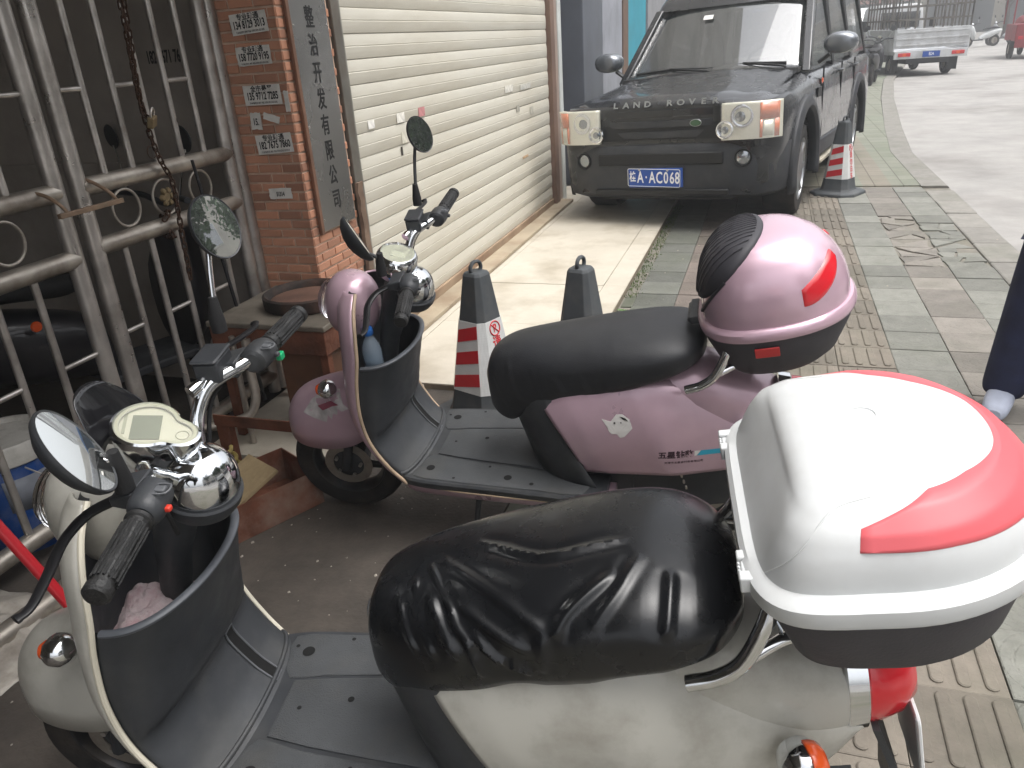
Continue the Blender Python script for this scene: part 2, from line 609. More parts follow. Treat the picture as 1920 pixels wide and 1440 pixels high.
# pavers, one object each
GP = 0.255
cols = [(-0.79, -0.725, 'strip'), (-0.72, -0.477, 'green'), (-0.472, -0.238, 'red'), (-0.233, 0.018, 'grey'), (0.023, 0.128, 'grey'),
        (0.133, 0.383, 'tactile'), (0.388, 0.638, 'tactile'), (0.643, 0.898, 'green2'), (0.903, 1.158, 'red2'), (1.163, 1.415, 'green2')]
PM = {'strip': paver_mat('mossy_paver', '#5f6155', False, 0.7), 'green': paver_mat('green_paver', '#5f605a', True, 0.4),
      'red': paver_mat('red_paver', '#696059', True, 0.3), 'grey': paver_mat('grey_paver', '#66635b', True, 0.3),
      'tactile': paver_mat('tactile_paver', '#6f685e', False, 0.3), 'green2': paver_mat('pale_green_paver', '#76766f', True, 0.25),
      'red2': paver_mat('pale_red_paver', '#7a756e', True, 0.25)}
pm_cache = {}
def paver_mesh(kind, w, l):
    key = (kind, round(w, 3), round(l, 3))
    if key in pm_cache: return pm_cache[key]
    e = 0.004
    def slab(w, l, z0, z1, e):
        return loft([[(-w / 2, -l / 2, z0), (w / 2, -l / 2, z0), (w / 2, l / 2, z0), (-w / 2, l / 2, z0)],
                     [(-w / 2, -l / 2, z1 - e * .5), (w / 2, -l / 2, z1 - e * .5), (w / 2, l / 2, z1 - e * .5), (-w / 2, l / 2, z1 - e * .5)],
                     [(-w / 2 + e, -l / 2 + e, z1), (w / 2 - e, -l / 2 + e, z1), (w / 2 - e, l / 2 - e, z1), (-w / 2 + e, l / 2 - e, z1)]], cap0=False)
    gs = [slab(w, l, -0.05, 0.0, e)]
    if kind == 'tactile':
        for k in range(4):
            x = (k - 1.5) * 0.061
            out = rrect(0.031, l - 0.03, 0.0145, 3)
            out2 = rrect(0.024, l - 0.037, 0.0115, 3)
            gs.append(loft([[(x + a, b, -0.002) for a, b in out], [(x + a, b, 0.004) for a, b in out], [(x + a, b, 0.0065) for a, b in out2]], cap0=False))
    pm_cache[key] = make_mesh('paver', *join(*gs), PM[kind], True, 25)
    return pm_cache[key]
broken = []
for r in range(28):
    y0 = 1.13 + r * GP
    for (x0, x1, kind) in cols:
        yc = y0 + GP / 2
        if kind in ('red2', 'green2') and x0 > 0.85 and 5.35 < yc < 6.95 and not (x0 > 1.1 and yc > 6.75):
            broken.append((x0, x1, y0, kind))
            continue
        if kind == 'strip' and random.random() < 0.35:
            continue
        l = GP - 0.0035
        o = bpy.data.objects.new('paver', paver_mesh(kind, x1 - x0 + .002, l))
        dz = random.uniform(-0.003, 0.003) if kind != 'strip' else random.uniform(-0.012, 0.002)
        o.location = ((x0 + x1) / 2, yc, dz)
        t_ = 0.004 if kind != 'strip' else 0.04
        o.rotation_euler = (random.uniform(-t_, t_), random.uniform(-t_, t_), random.uniform(-t_, t_))
        link(o, pavement)
# cracked pavers: shards lying loose, some missing
random.seed(21)
for (x0, x1, y0, kind) in broken:
    cx, cy = (x0 + x1) / 2 + random.uniform(-.05, .05), y0 + GP / 2 + random.uniform(-.05, .05)
    corners = [(x0, y0), (x1, y0), (x1, y0 + GP), (x0, y0 + GP)]
    ring = []
    for a, b in zip(corners, corners[1:] + corners[:1]):
        ring.append(a)
        t = random.uniform(.3, .7)
        ring.append((lerp(a[0], b[0], t), lerp(a[1], b[1], t)))
    s = random.choice((0, 1))
    for k in range(s, 8, 2):
        pts = [(cx, cy), ring[k], ring[(k + 1) % 8], ring[(k + 2) % 8]]
        if random.random() < 0.10: continue
        mx_, my_ = sum(p[0] for p in pts) / 4, sum(p[1] for p in pts) / 4
        sh = [((p[0] - mx_) * .95 + random.uniform(-.008, .008), (p[1] - my_) * .95 + random.uniform(-.008, .008)) for p in pts]
        area = sum(a[0] * b[1] - b[0] * a[1] for a, b in zip(sh, sh[1:] + sh[:1]))
        if area < 0: sh.reverse()
        top = [(p[0] * .94, p[1] * .94) for p in sh]
        me = make_mesh('paver_shard', *loft([[(p[0], p[1], -0.03) for p in sh], [(p[0], p[1], -.002) for p in sh], [(p[0], p[1], .0) for p in top]]), PM[kind], False)
        o = bpy.data.objects.new('paver_shard', me)
        o.location = (mx_ + random.uniform(-.012, .012), my_ + random.uniform(-.012, .012), random.uniform(-0.010, 0.004))
        o.rotation_euler = (random.uniform(-.045, .045), random.uniform(-.045, .045), random.uniform(-.12, .12))
        link(o, pavement)
random.seed(3)

# dark floor in front of the gate
M_floor = ground_mat('dark_floor', '#38332e', '#524b44', 5.5, 0.8, 0.35, 70, '#2a2622', 0.75, 2.3)
floor = ob('floor', poly_slab([(-4.6, -4), (-0.80, -4), (-0.80, 3.1), (-4.6, 3.1)], -0.1, 0.0), M_floor, smooth=False)
tag(floor, kind='structure')

# cream tiled terrace in front of the shutter
M_cream = ground_mat('cream_tile', '#b4ad9f', '#c5beb0', 3.0, 0.42, 0.05, 80, '#8f8471', 0.6, 2.6)
M_grout = ground_mat('grout', '#6e6455', '#857a69', 12, 0.9)
terrace = ob('terrace', poly_slab([(-2.9, 3.1), (-0.80, 3.1), (-0.80, 8.36), (-2.9, 8.36)], -0.1, 0.024), M_grout, smooth=False)
tag(terrace, kind='structure')
ys = [3.1, 3.98, 4.75, 5.53, 6.28, 7.05, 7.8, 8.36]
xs = [-2.9, -2.55, -1.75, -0.95, -0.80]
for i in range(len(ys) - 1):
    for j in range(len(xs) - 1):
        w, l = xs[j + 1] - xs[j] - .004, ys[i + 1] - ys[i] - .004
        o = ob('floor_tile', box(-w / 2, w / 2, -l / 2, l / 2, -0.01, 0.0), M_cream, terrace, False)
        o.location = ((xs[j] + xs[j + 1]) / 2, (ys[i] + ys[i + 1]) / 2, 0.03 + random.uniform(-.001, .001))
terr2 = ob('side_terrace', poly_slab([(-2.16, 2.3), (-1.5, 2.3), (-1.5, 3.09), (-2.16, 3.09)], -0.1, 0.026), M_cream, smooth=False)
tag(terr2, kind='structure')

# dirt: pebbles and crumbs on the floor and pavement (nobody could count them)
V, F = [], []
rr = random.Random(5)
for i in range(420):
    if i < 230:
        x, y, z = rr.uniform(-2.1, -0.82), rr.uniform(0.9, 2.9), 0.0
    else:
        x, y, z = rr.uniform(-0.78, 1.6), rr.uniform(1.3, 7.5), 0.0
    s = rr.choice((.0025, .003, .004, .006)) * rr.uniform(.7, 1.3)
    b0 = len(V)
    V += [(x + s * rr.uniform(.7, 1.4), y, z), (x, y + s, z), (x - s, y, z), (x, y - s * rr.uniform(.7, 1.4), z), (x + s * .2, y, z + s * .9)]
    F += [(b0, b0 + 1, b0 + 4), (b0 + 1, b0 + 2, b0 + 4), (b0 + 2, b0 + 3, b0 + 4), (b0 + 3, b0, b0 + 4)]
g = ob('grit', (V, F), mat('grit', '#9b948a', 0.9, var=0.4, vscale=3), smooth=False)
tag(g, 'pale crumbs and grit scattered over floor and pavement', 'grit', kind='stuff')

# moss along the tile edge
V, F = [], []
for i in range(2600):
    y = rr.uniform(3.2, 8.0)
    if fbm(y * 2.3, 4.0) < -0.18: continue
    x = -0.765 + rr.gauss(0, 0.035) + 0.03 * fbm(y * 5, 1)
    s = rr.uniform(.003, .008)
    a = rr.uniform(0, 6.28)
    b0 = len(V)
    h = rr.uniform(.006, .022)
    V += [(x, y, -.012), (x + s * cos(a), y + s * sin(a), -.012 + h), (x + s * cos(a + 1.3), y + s * sin(a + 1.3), -.012 + h * .8)]
    F.append((b0, b0 + 1, b0 + 2))
g = ob('moss', (V, F), mat('moss', '#4a5a2a', 0.9, var=0.5, vscale=5), smooth=False)
tag(g, 'green moss growing along the edge of the cream tiles', 'moss', kind='stuff')

# ------------------------------------------------------------------ building
M_plaster = mat('dirty_plaster', '#9d958c', 0.9, var=0.2, vscale=2.0, dirt='#6f665d', dirt_amt=0.7, dscale=1.6, bump=0.2, bscale=25)
M_soffit = mat('soffit_paint', '#77736c', 0.9, var=0.12, vscale=1.5, dirt='#4d4841', dirt_amt=0.5)
M_facade = mat('facade_tile', '#8f8a82', 0.7, var=0.12, vscale=2.0, dirt='#6a645a', dirt_amt=0.5)
bld = thing('shop_building', 'grey shop building over the roller shutter and steel gate', 'building')
ob('back_wall', box(-4.75, -4.6, -4, 3.4, -0.1, 2.8), M_plaster, bld, False)
ob('end_wall', box(-4.6, -2.0, -4.15, -4.0, -0.1, 2.8), M_plaster, bld, False)
ob('partition_wall', box(-4.6, -2.24, 3.02, 3.4, -0.1, 2.8), M_plaster, bld, False)
ob('wall_ledge', box(-4.6, -2.25, 3.0, 3.019, 1.085, 1.1), M_plaster, bld, False)
ob('soffit', box(-4.75, -0.60, -4.15, 3.0, 2.8, 3.05), M_soffit, bld, False)
ob('upper_wall', box(-3.45, -1.97, -4.15, 16, 3.052, 9.5), M_facade, bld, False)
ob('balcony_front', box(-0.72, -0.60, -4.15, 3.0, 3.053, 4.1), M_facade, bld, False)
ob('lintel', box(-3.3, -1.915, 3.41, 7.7, 2.55, 3.05), M_facade, bld, False)
ob('shop_back_wall', box(-5.2, -5.05, 7.7, 16, -0.1, 3.05), mat('shop_wall', '#55555a', 0.9, var=0.2, vscale=2), bld, False)
ob('shop_side_wall', box(-5.05, -2.0, 7.62, 7.7, 0.0, 3.05), mat('shop_wall2', '#4c4c50', 0.9, var=0.2, vscale=2), bld, False)
ob('shop_ceiling', box(-5.05, -1.92, 7.7, 16, 2.75, 3.05), M_soffit, bld, False)
for (y0, y1, c, nm) in ((8.62, 9.65, '#60646c', 'column'), (9.66, 10.95, '#9a9ca4', 'column'), (13.3, 16, '#8c8c90', 'column')):
    ob(nm, box(-2.6, -1.9, y0, y1, 0, 2.75), mat('column_%d' % int(y0 * 10), c, 0.5, var=0.1, vscale=3, dirt='#4a4a4c', dirt_amt=0.4), bld, False, bevel=0.01)
ob('door_jamb', box(-2.0, -1.9, 11.05, 11.45, 0, 2.75), mat('brown_jamb', '#6b5547', 0.7, var=0.2, vscale=4), bld, False, bevel=0.006)
ob('teal_panel', box(-2.3, -1.93, 11.5, 13.25, 0, 2.75), mat('teal_paint', '#1f8fa3', 0.45, var=0.12, vscale=3), bld, False, bevel=0.01)
M_pole = mat('white_post', '#c9ccc8', 0.5, var=0.08, vscale=4, dirt='#7d7a70', dirt_amt=0.4)
ob('white_post', box(-1.96, -1.9, 7.56, 7.68, 0.03, 2.55), M_pole, bld, False, bevel=0.006)

# clothes hanging in the open shop
for i, (y, c, w, h) in enumerate(((7.95, '#8e9098', .35, .75), (8.2, '#3a3b42', .4, .9), (8.45, '#6d6c73', .3, .8))):
    V, F = [], []
    n1, n2 = 14, 10
    x0 = -2.35 - .12 * i
    for s, off in ((1, 0), (-1, .05)):
        pass
    rows = []
    for a in range(n1 + 1):
        t = a / n1
        z = 1.95 - h * t
        ww = w * (0.55 + 0.45 * min(1, t * 4)) * (1 + .1 * t)
        ring = []
        for k in range(24):
            an = 2 * pi * k / 24
            d = .05 + .012 * sin(an * 5 + i + 3 * t)
            ring.append((x0 + d * sin(an) * (0.4 + .6 * min(1, t * 5)), y + ww / 2 * cos(an), z))
        rows.append(ring)
    o = ob('hanging_garment', loft(rows), mat('cloth_%d' % i, c, 0.95, var=0.3, vscale=14), smooth=True)
    tag(o, ('pale grey garment hanging nearest the white post', 'long dark garment hanging between two paler ones',
            'short grey garment hanging beside the dark column')[i], 'garment', 'clothes hanging in the open shop')
rail = ob('clothes_rail', join(cyl((-2.45, 7.7, 1.98), (-2.45, 8.62, 1.98), .012), *[cyl((-2.35 - .12 * i, y, 1.93), (-2.45, y, 1.98), .005, 6) for i, y in enumerate((7.95, 8.2, 8.45))]), M_steel)
tag(rail, 'thin steel clothes rail inside the open shop', 'rail')

# ------------------------------------------------------------------ brick pillar
def brick_mat():
    m = mat('brick_face', '#bd8c73', 0.8, var=0.16, vscale=8, dirt='#7b5a48', dirt_amt=0.45, dscale=3, bump=0.2, bscale=70)
    n = m.node_tree
    b = n.nodes['Principled BSDF']
    src = b.inputs['Base Color'].links[0].from_socket
    oi = n.nodes.new('ShaderNodeObjectInfo')
    rp = n.nodes.new('ShaderNodeValToRGB')
    rp.color_ramp.elements[0].color = (0.62, 0.6, 0.6, 1)
    rp.color_ramp.elements[1].color = (1.15, 1.08, 1.02, 1)
    e = rp.color_ramp.elements.new(0.2)
    e.color = (0.85, 0.82, 0.8, 1)
    n.links.new(oi.outputs['Random'], rp.inputs['Fac'])
    mx = n.nodes.new('ShaderNodeMix')
    mx.data_type = 'RGBA'
    mx.blend_type = 'MULTIPLY'
    mx.inputs['Factor'].default_value = 1
    n.links.new(src, mx.inputs['A'])
    n.links.new(rp.outputs['Color'], mx.inputs['B'])
    n.links.new(mx.outputs['Result'], b.inputs['Base Color'])
    return m
M_brick = brick_mat()
M_mortar = mat('mortar', '#cdb29d', 0.95, var=0.15, vscale=12, dirt='#75604f', dirt_amt=0.5, dscale=4)
pillar = thing('brick_pillar', 'pillar clad in orange bricks between gate and shutter', 'pillar', (-2.06, 3.19, 0))
def L(x, y, z): return (x + 2.06, y - 3.19, z)
ob('core', box(-0.165, 0.153, -0.204, 0.21, -0.05, 2.79), M_mortar, pillar, False)
bm_full = {}
def brick_mesh(w, face):
    key = (round(w, 3), face)
    if key not in bm_full:
        h, d, e = 0.0315, 0.006, 0.002
        def rg(w, h, y): return [(-w / 2, y, -h / 2), (w / 2, y, -h / 2), (w / 2, y, h / 2), (-w / 2, y, h / 2)]
        g = loft([rg(w, h, 0), rg(w, h, -d + e), rg(w - 2 * e, h - 2 * e, -d)], cap0=False)
        if face == 'x':
            g = xf(g, Matrix.Rotation(pi / 2, 4, 'Z'))
        bm_full[key] = make_mesh('brick', *g, M_brick, False)
    return bm_full[key]
PH = 0.0405
rest = []
nb = 0
for r in range(67):
    z = 0.03 + PH / 2 + r * PH
    off = 0.0 if r % 2 else 0.059
    big = 0.26 < z < 1.80
    # front face (towards -Y): x from -2.235 to -1.895
    x = -2.232 - off
    while x < -1.9:
        a, b = max(x, -2.232), min(x + 0.110, -1.897)
        if b - a > 0.02:
            w = b - a
            loc = L((a + b) / 2, 2.9855, z)
            if big:
                o = bpy.data.objects.new('brick', brick_mesh(w, 'y'))
                o.location = (loc[0], loc[1] + random.uniform(-.0008, .0008), loc[2])
                link(o, pillar); nb += 1
            else:
                rest.append(move(box(-w / 2, w / 2, -.012, 0, -.017, .017), *loc))
        x += 0.118
    # side face (towards +X): y from 2.98 to 3.40
    y = 2.976 - (0.059 - off)
    while y < 3.40:
        a, b = max(y, 2.976), min(y + 0.110, 3.402)
        if b - a > 0.02:
            w = b - a
            loc = L(-1.907, (a + b) / 2, z)
            hidden = z > 0.80 and a > 3.06 and b < 3.36
            if big and not hidden:
                o = bpy.data.objects.new('brick', brick_mesh(w, 'x'))
                o.location = loc
                link(o, pillar); nb += 1
            else:
                rest.append(move(box(0, .012, -w / 2, w / 2, -.017, .017), *loc))
        y += 0.118
o = ob('brick_cladding', join(*rest), M_brick, pillar, False)
tag(o, kind='stuff')

# paper stickers on the front of the pillar
FY = Matrix(((1, 0, 0, 0), (0, 0, -1, 0), (0, 1, 0, 0), (0, 0, 0, 1)))
def onY(x, z, rot=0.0, y=2.9715):
    M = FY.copy()
    M.translation = Vector(L(x, y, z))
    return M @ Matrix.Rotation(rot, 4, 'Z')
def sticker(x, z, w, h, rot, l1, l2, l3=True, torn=0, label=None, rnd=1):
    M = onY(x, z, rot)
    rr = random.Random(rnd)
    pts = []
    base = [(-w / 2, -h / 2), (w / 2, -h / 2), (w / 2, h / 2), (-w / 2, h / 2)]
    for a, b in zip(base, base[1:] + base[:1]):
        for k in range(6):
            t = k / 6
            j = torn * h
            pts.append((lerp(a[0], b[0], t) * (1 - rr.uniform(0, j * 2)), lerp(a[1], b[1], t) * (1 - rr.uniform(0, j * 3))))
    s = ob('sticker', prism(pts, M, 0.0012), M_paper, pillar, False)
    if label: s['label'] = label
    up = M @ Matrix.Translation((0, 0, 0.0016))
    if l1: text('lettering', l1, h * .34, up @ Matrix.Translation((0, h * .30, 0)), M_ink, s, .0002, 1.0, .0006)
    if l2: text('lettering', l2, h * .52, up @ Matrix.Translation((0, -h * .06, 0)), M_ink, s, .0002, .62, .0012)
    if l3: text('lettering', '专业疏通管道 厕所 地漏 清理化粪池 高压清洗', h * .12, up @ Matrix.Translation((0, -h * .39, 0)), M_ink, s, .0002, .72)
    return s
sticker(-2.027, 1.637, .172, .078, .06, '专业疏通', '134 8129 3013', label='topmost white paper sticker with a phone number', rnd=1)
sticker(-2.032, 1.516, .168, .075, .03, '专业疏通', '158 7720 9195', torn=.35, label='creased second sticker from the top', rnd=2)
sticker(-2.024, 1.364, .178, .078, .01, '全市最平', '135 9712 7285', label='clean sticker in the middle of the pillar', rnd=3)
sticker(-2.078, 1.262, .055, .072, -.04, None, '15.', False, .7, 'torn strip of a sticker', 4)
sticker(-2.00, 1.272, .08, .03, -.3, None, None, False, 1.2, 'blank torn scrap of sticker', 9)
sticker(-2.008, 1.168, .176, .08, .06, '专业疏通', '182 7675 7860', label='tilted white sticker with the number 182', rnd=5)
sticker(-2.022, 0.958, .12, .05, .02, None, '51314', False, .9, 'ragged lowest sticker', 6)
sticker(-1.912, 1.335, .022, .085, 0, None, None, False, .4, 'narrow white scrap at the corner', 7)
# stencilled number on the back wall inside
BX = FY.copy()
BX.translation = Vector((-2.50, 3.0195, 1.535))
text('stencilled_number', '182 7671 7601', .07, BX, M_ink, bld, .0005, .5, .002)

# stainless name plate with black characters
M_plate = mat('brushed_plate', '#8b8a87', 0.3, .85, var=0.06, vscale=1.2, rvar=0.08)
sign = thing('name_plate', 'tall brushed steel company plate with black characters beside the shutter', 'sign', (-1.893, 3.2, 0.77))
ob('plate', box(-.004, .010, -.148, .150, 0.0, 1.75), M_plate, sign, False, bevel=.002)
ob('edge_strip', box(-.003, .014, -.172, -.1485, -.01, 1.75), mat('rust_edge', '#7a5a48', .6, .3, var=.3, vscale=8), sign, False, bevel=.003)
for i, ch in enumerate('合整治开发有限公司'):
    z = 0.885 + 0.1085 * (8 - i) - .77
    M = Matrix(((0, 0, 1, .0108), (1, 0, 0, 0), (0, 1, 0, z), (0, 0, 0, 1)))
    text('character', ch, .092, M, M_ink, sign, .0006, .78, .0016)
for z in (.05, .45, .85, 1.2):
    for y in (-.135, .138):
        ob('screw', lathe([(0, .004), (.004, .003), (.005, 0)], 10, axis_matrix((.010, y, z), (1, 0, 0))), M_steel, sign)

# ------------------------------------------------------------------ roller shutter
M_shut = mat('cream_shutter', '#c4c0b3', 0.5, var=0.05, vscale=2.5, dirt='#8f8268', dirt_amt=0.35, dscale=1.8, stretch=(1, .35, 2.2), rvar=.1)
M_rust = mat('rusty_iron', '#6b4230', 0.85, 0.2, var=0.35, vscale=9, dirt='#33261f', dirt_amt=0.7, dscale=5, bump=.4, bscale=60)
M_jamb = mat('grey_jamb', '#77746c', 0.55, 0.6, var=0.2, vscale=5, dirt='#5a4638', dirt_amt=0.7, dscale=3)
shut = thing('roller_shutter', 'closed cream roller shutter of ribbed horizontal slats', 'shutter', (-1.935, 5.38, 0.06))
prof = [(-.003, 0.0), (.002, .002), (.004, .008), (.0065, .040), (.0075, .053), (.005, .0565), (.0070, .060), (.006, .078), (.003, .104), (.001, .110), (-.003, .1125)]
HW = 1.86
sl = make_mesh('slat', *loft([[(x, -HW, z) for x, z in prof] + [(-.016, -HW, .055)], [(x, HW, z) for x, z in prof] + [(-.016, HW, .055)]]), M_shut, True, 30)
for i in range(22):
    o = bpy.data.objects.new('slat', sl)
    o.location = (random.uniform(-.001, .001), 0, 0.05 + i * 0.1135)
    o.rotation_euler = (random.uniform(-.0006, .0006), random.uniform(-.012, .012), 0)
    link(o, shut)
ob('bottom_rail', box(-.02, .018, -HW, HW, -.028, .05), mat('stained_rail', '#94806a', .7, var=.3, vscale=4, dirt='#5b3b28', dirt_amt=.8, dscale=3, stretch=(1, .5, 1)), shut, False, bevel=.004)
for (y, z, w, h, c) in ((4.36, 1.165, .09, .05, '#b98080'), (4.07, 1.162, .10, .05, '#dcd9d0'), (3.716, 1.163, .07, .04, '#e2e0da'), (6.26, 1.012, .08, .05, '#9c998d'),
                        (6.65, .963, .10, .06, '#a7a498'), (6.05, 1.175, .2, .05, '#cfccc2'), (6.5, 1.163, .3, .04, '#b7b5ad'), (4.1, 1.056, .09, .06, '#c9c5b6'), (4.04, .989, .022, .045, '#3a352e'),
                        (6.4, .62, .16, .02, '#b79a7a')):
    o = ob('sticker', box(0, .0015, -w / 2, w / 2, -h / 2, h / 2), mat('scrap_' + c, c, .75, var=.2, vscale=30), shut, False)
    o.location = (.0092, y - 5.38, z - .06)
sill = ob('shutter_sill', box(-1.99, -1.79, 3.46, 7.5, 0.031, 0.058), mat('sill_tile', '#a0937e', .6, var=.15, vscale=4, dirt='#6f553f', dirt_amt=.6, dscale=3), bevel=.004)
tag(sill, 'low dirty cream sill under the roller shutter', 'sill')
gl = thing('shutter_guide', 'grey and rusty guide rail between name plate and shutter', 'guide rail', (-1.92, 3.44, 0.03), group='shutter guide rails')
ob('channel', box(-.05, .03, -.03, .04, 0, 2.5), M_jamb, gl, False, bevel=.004)
ob('inner_lip', box(-.02, .0285, .041, .055, 0, 2.5), mat('jamb_pale', '#8e8b83', .5, .5, var=.2, vscale=6), gl, False, bevel=.003)
V, F = [], []
rows = []
for i in range(14):
    z = .35 + .042 * i
    j = .008 * fbm(i * .9, 3.3)
    rows.append([(.031, -.045 + j, z), (.046 + j, -.04 + j, z), (.044 + j * .5, .012 + j, z), (.031, .014 + j, z)])
ob('splintered_wood', loft(rows), mat('old_wood', '#6f5b4c', .9, var=.35, vscale=14, dirt='#9a8d7d', dirt_amt=.5, dscale=9), gl)
gr = thing('shutter_guide', 'brown rust-stained guide rail at the far end of the shutter', 'guide rail', (-1.92, 7.3, 0.03), group='shutter guide rails')
ob('channel', box(-.05, .03, -.045, .09, 0, 2.5), mat('brown_rail', '#7d6557', .7, .2, var=.25, vscale=5, dirt='#4a3529', dirt_amt=.7), gr, False, bevel=.005)
ob('wall_strip', box(-.05, .012, .10, .25, 0, 2.5), mat('pinkish_tile', '#98877c', .6, var=.15, vscale=5), gr, False, bevel=.004)
# ------------------------------------------------------------------ steel gate
GX = -2.2
R_thin, R_big = 0.0125, 0.029
def vbar(y, z0, z1, r): return cyl((GX, y, z0), (GX, y, z1), r, 14)
def ring_geo(y, z, R, r, x=GX, n=28, tilt=0.0):
    return tube([(x + R * sin(a) * tilt, y + R * cos(a), z + R * sin(a)) for a in [2 * pi * k / n for k in range(n)]], r, 8, closed=True)
M_steel2 = mat('dull_steel', '#aaa399', 0.42, .75, var=0.2, vscale=7, rvar=0.14, dirt='#4d3b2e', dirt_amt=0.75, dscale=4)
def leaf(label, posts, bars, z_pipes, y0, y1, rings, conns, zbars_top, low_rail):
    G = thing('gate_leaf', label, 'gate', (GX, (y0 + y1) / 2, 0.03), group='steel gate leaves')
    D = Vector((GX, (y0 + y1) / 2, 0.03))
    def P(nm, g, m): 
        return ob(nm, move(g, -D.x, -D.y, -D.z), m, G)
    for y in posts: P('post', vbar(y, 0.03, 2.6, R_big), M_steel)
    for y in bars:
        P('upright_bar', vbar(y, z_pipes[0] + .01, 2.45, R_thin), M_steel)
        P('upright_bar', vbar(y, 0.11, z_pipes[1] - .01, R_thin), M_steel)
    for z in z_pipes: P('cross_pipe', cyl((GX, y0, z), (GX, y1, z), .031, 18), M_steel2)
    P('bottom_rail', cyl((GX, y0, .115), (GX, y1, .115), .031, 18), M_steel2)
    P('top_rail', cyl((GX, y0, 2.47), (GX, y1, 2.47), .031, 18), M_steel2)
    for y in rings: P('ring', ring_geo(y, (z_pipes[0] + z_pipes[1]) / 2, .066, .0055), M_steel2)
    for (a, b, z) in conns: P('short_rung', cyl((GX, a, z), (GX, b, z), .009, 10), M_steel)
    return G
yb = [2.212, 2.347, 2.482, 2.617, 2.752]
gateR = leaf('steel pipe gate leaf hinged next to the brick pillar', [2.085, 2.895], yb, (1.143, .938), 2.085, 2.895, [2.27, 2.475, 2.685],
             [(2.085, 2.212, 1.449), (2.347, 2.482, 1.449), (2.617, 2.752, 1.449), (2.085, 2.212, .617), (2.347, 2.482, .617), (2.617, 2.752, .617)], 2.45, .11)
yl = [1.81, 1.66, 1.51, 1.36, 1.21, 1.06]
gateL = leaf('steel pipe gate leaf at the left edge beyond the two meeting posts', [1.99, .93], yl, (1.143, .925), .93, 1.99, [1.76, 1.5, 1.25],
             [(1.81, 1.99, .592), (1.51, 1.66, .592), (1.21, 1.36, .592), (1.81, 1.99, 1.449), (1.51, 1.66, 1.449), (1.21, 1.36, 1.449)], 2.45, .11)
gp = ob('gate_post', join(cyl((GX, 2.958, .03), (GX, 2.958, 2.7), .031, 18), *[cyl((GX, 2.90, z), (GX, 2.958, z), .012, 10) for z in (.3, 1.3, 2.2)]), M_steel)
tag(gp, 'fixed steel post standing against the brick pillar', 'post')

# ring hasp box on the second ring
M_brass = mat('old_brass', '#8a7a5c', 0.55, 0.6, var=0.3, vscale=20, dirt='#4a3a28', dirt_amt=0.5, dscale=15)
boss = thing('gate_ornament', 'small tarnished brass flower ornament inside the middle gate ring', 'ornament', (GX, 2.475, 1.04))
ob('disc', lathe([(0, .012), (.016, .010), (.020, .004), (.021, -.004)], 24, axis_matrix((0, 0, 0), (1, 0, 0))), M_brass, boss)
for k in range(6):
    a = k * pi / 3
    ob('petal', xf(lathe([(0, .010), (.008, .008), (.012, .002), (.012, -.003)], 12), axis_matrix((.008, .026 * cos(a), .026 * sin(a)), (1, 0, 0))), M_brass, boss)

# flat iron catch across the two meeting posts
M_flatiron = mat('pale_flat_iron', '#8c7763', 0.6, 0.5, var=0.25, vscale=12, dirt='#5b4334', dirt_amt=0.6, dscale=8)
catch = thing('gate_catch', 'flat iron catch strapped around the two meeting gate posts', 'catch', (GX + .05, 2.04, 1.09))
ob('strap', box(.045, .06, -.155, .115, -.008, .008), M_flatiron, catch, False, bevel=.002)
for (y0, z1) in ((-.115, .075), (.095, .085)):
    pth = smooth_path([(.05, y0, 0), (.04, y0 - .012, .03), (.0, y0 - .02, .06), (-.05, y0 - .03, z1)], 5)
    ob('arm', tube(pth, .006, 8), M_flatiron, catch)

# rusty chain and padlock
M_chain = mat('rusty_chain', '#4a3528', 0.8, 0.5, var=0.4, vscale=40, dirt='#241a14', dirt_amt=0.6, dscale=30)
def link_mesh(L=.032, Wd=.02, r=.0034):
    pts = []
    for k in range(20):
        a = 2 * pi * k / 20
        x, z = Wd / 2 * cos(a) * .8, (L / 2 - Wd / 2 * .8) * (1 if sin(a) > 0 else -1) + Wd / 2 * .8 * sin(a)
        pts.append((x, 0, z))
    return make_mesh('chain_link', *tube(pts, r, 6, closed=True), M_chain)
LM = link_mesh()
def chain(label, pts, n):
    pth = [Vector(p) for p in smooth_path(pts, 20)]
    ds = [0]
    for a, b in zip(pth, pth[1:]): ds.append(ds[-1] + (b - a).length)
    T = thing('chain', label, 'chain', pth[0], group='rusty chains on the gate')
    n = int(ds[-1] / .024)
    j = 0
    for i in range(n):
        d = (i + .5) / n * ds[-1]
        while j < len(ds) - 2 and ds[j + 1] < d: j += 1
        t = (d - ds[j]) / max(1e-6, ds[j + 1] - ds[j])
        p = pth[j].lerp(pth[j + 1], t)
        tan = (pth[j + 1] - pth[j]).normalized()
        M = axis_matrix(p - pth[0], tan, (1, .3, 0)) @ Matrix.Rotation(i % 2 * pi / 2 + random.uniform(-.3, .3), 4, 'Z')
        o = bpy.data.objects.new('link', LM)
        o.matrix_local = M
        link(o, T)
    return T
cx = GX + .035
chain('rusty chain hanging from above and looped down over both cross pipes', [(cx, 2.47, 2.2), (cx, 2.462, 1.72), (cx, 2.43, 1.45), (cx + .01, 2.42, 1.30), (cx + .015, 2.44, 1.18), (cx + .02, 2.468, 1.10), (cx + .02, 2.462, .98), (cx + .02, 2.455, .9), (cx + .01, 2.455, .72)], 60)
chain('second strand of rusty chain doubled up above the padlock', [(cx + .012, 2.452, 2.2), (cx + .012, 2.437, 1.8), (cx + .014, 2.415, 1.5), (cx + .016, 2.41, 1.36), (cx + .02, 2.425, 1.33)], 30)
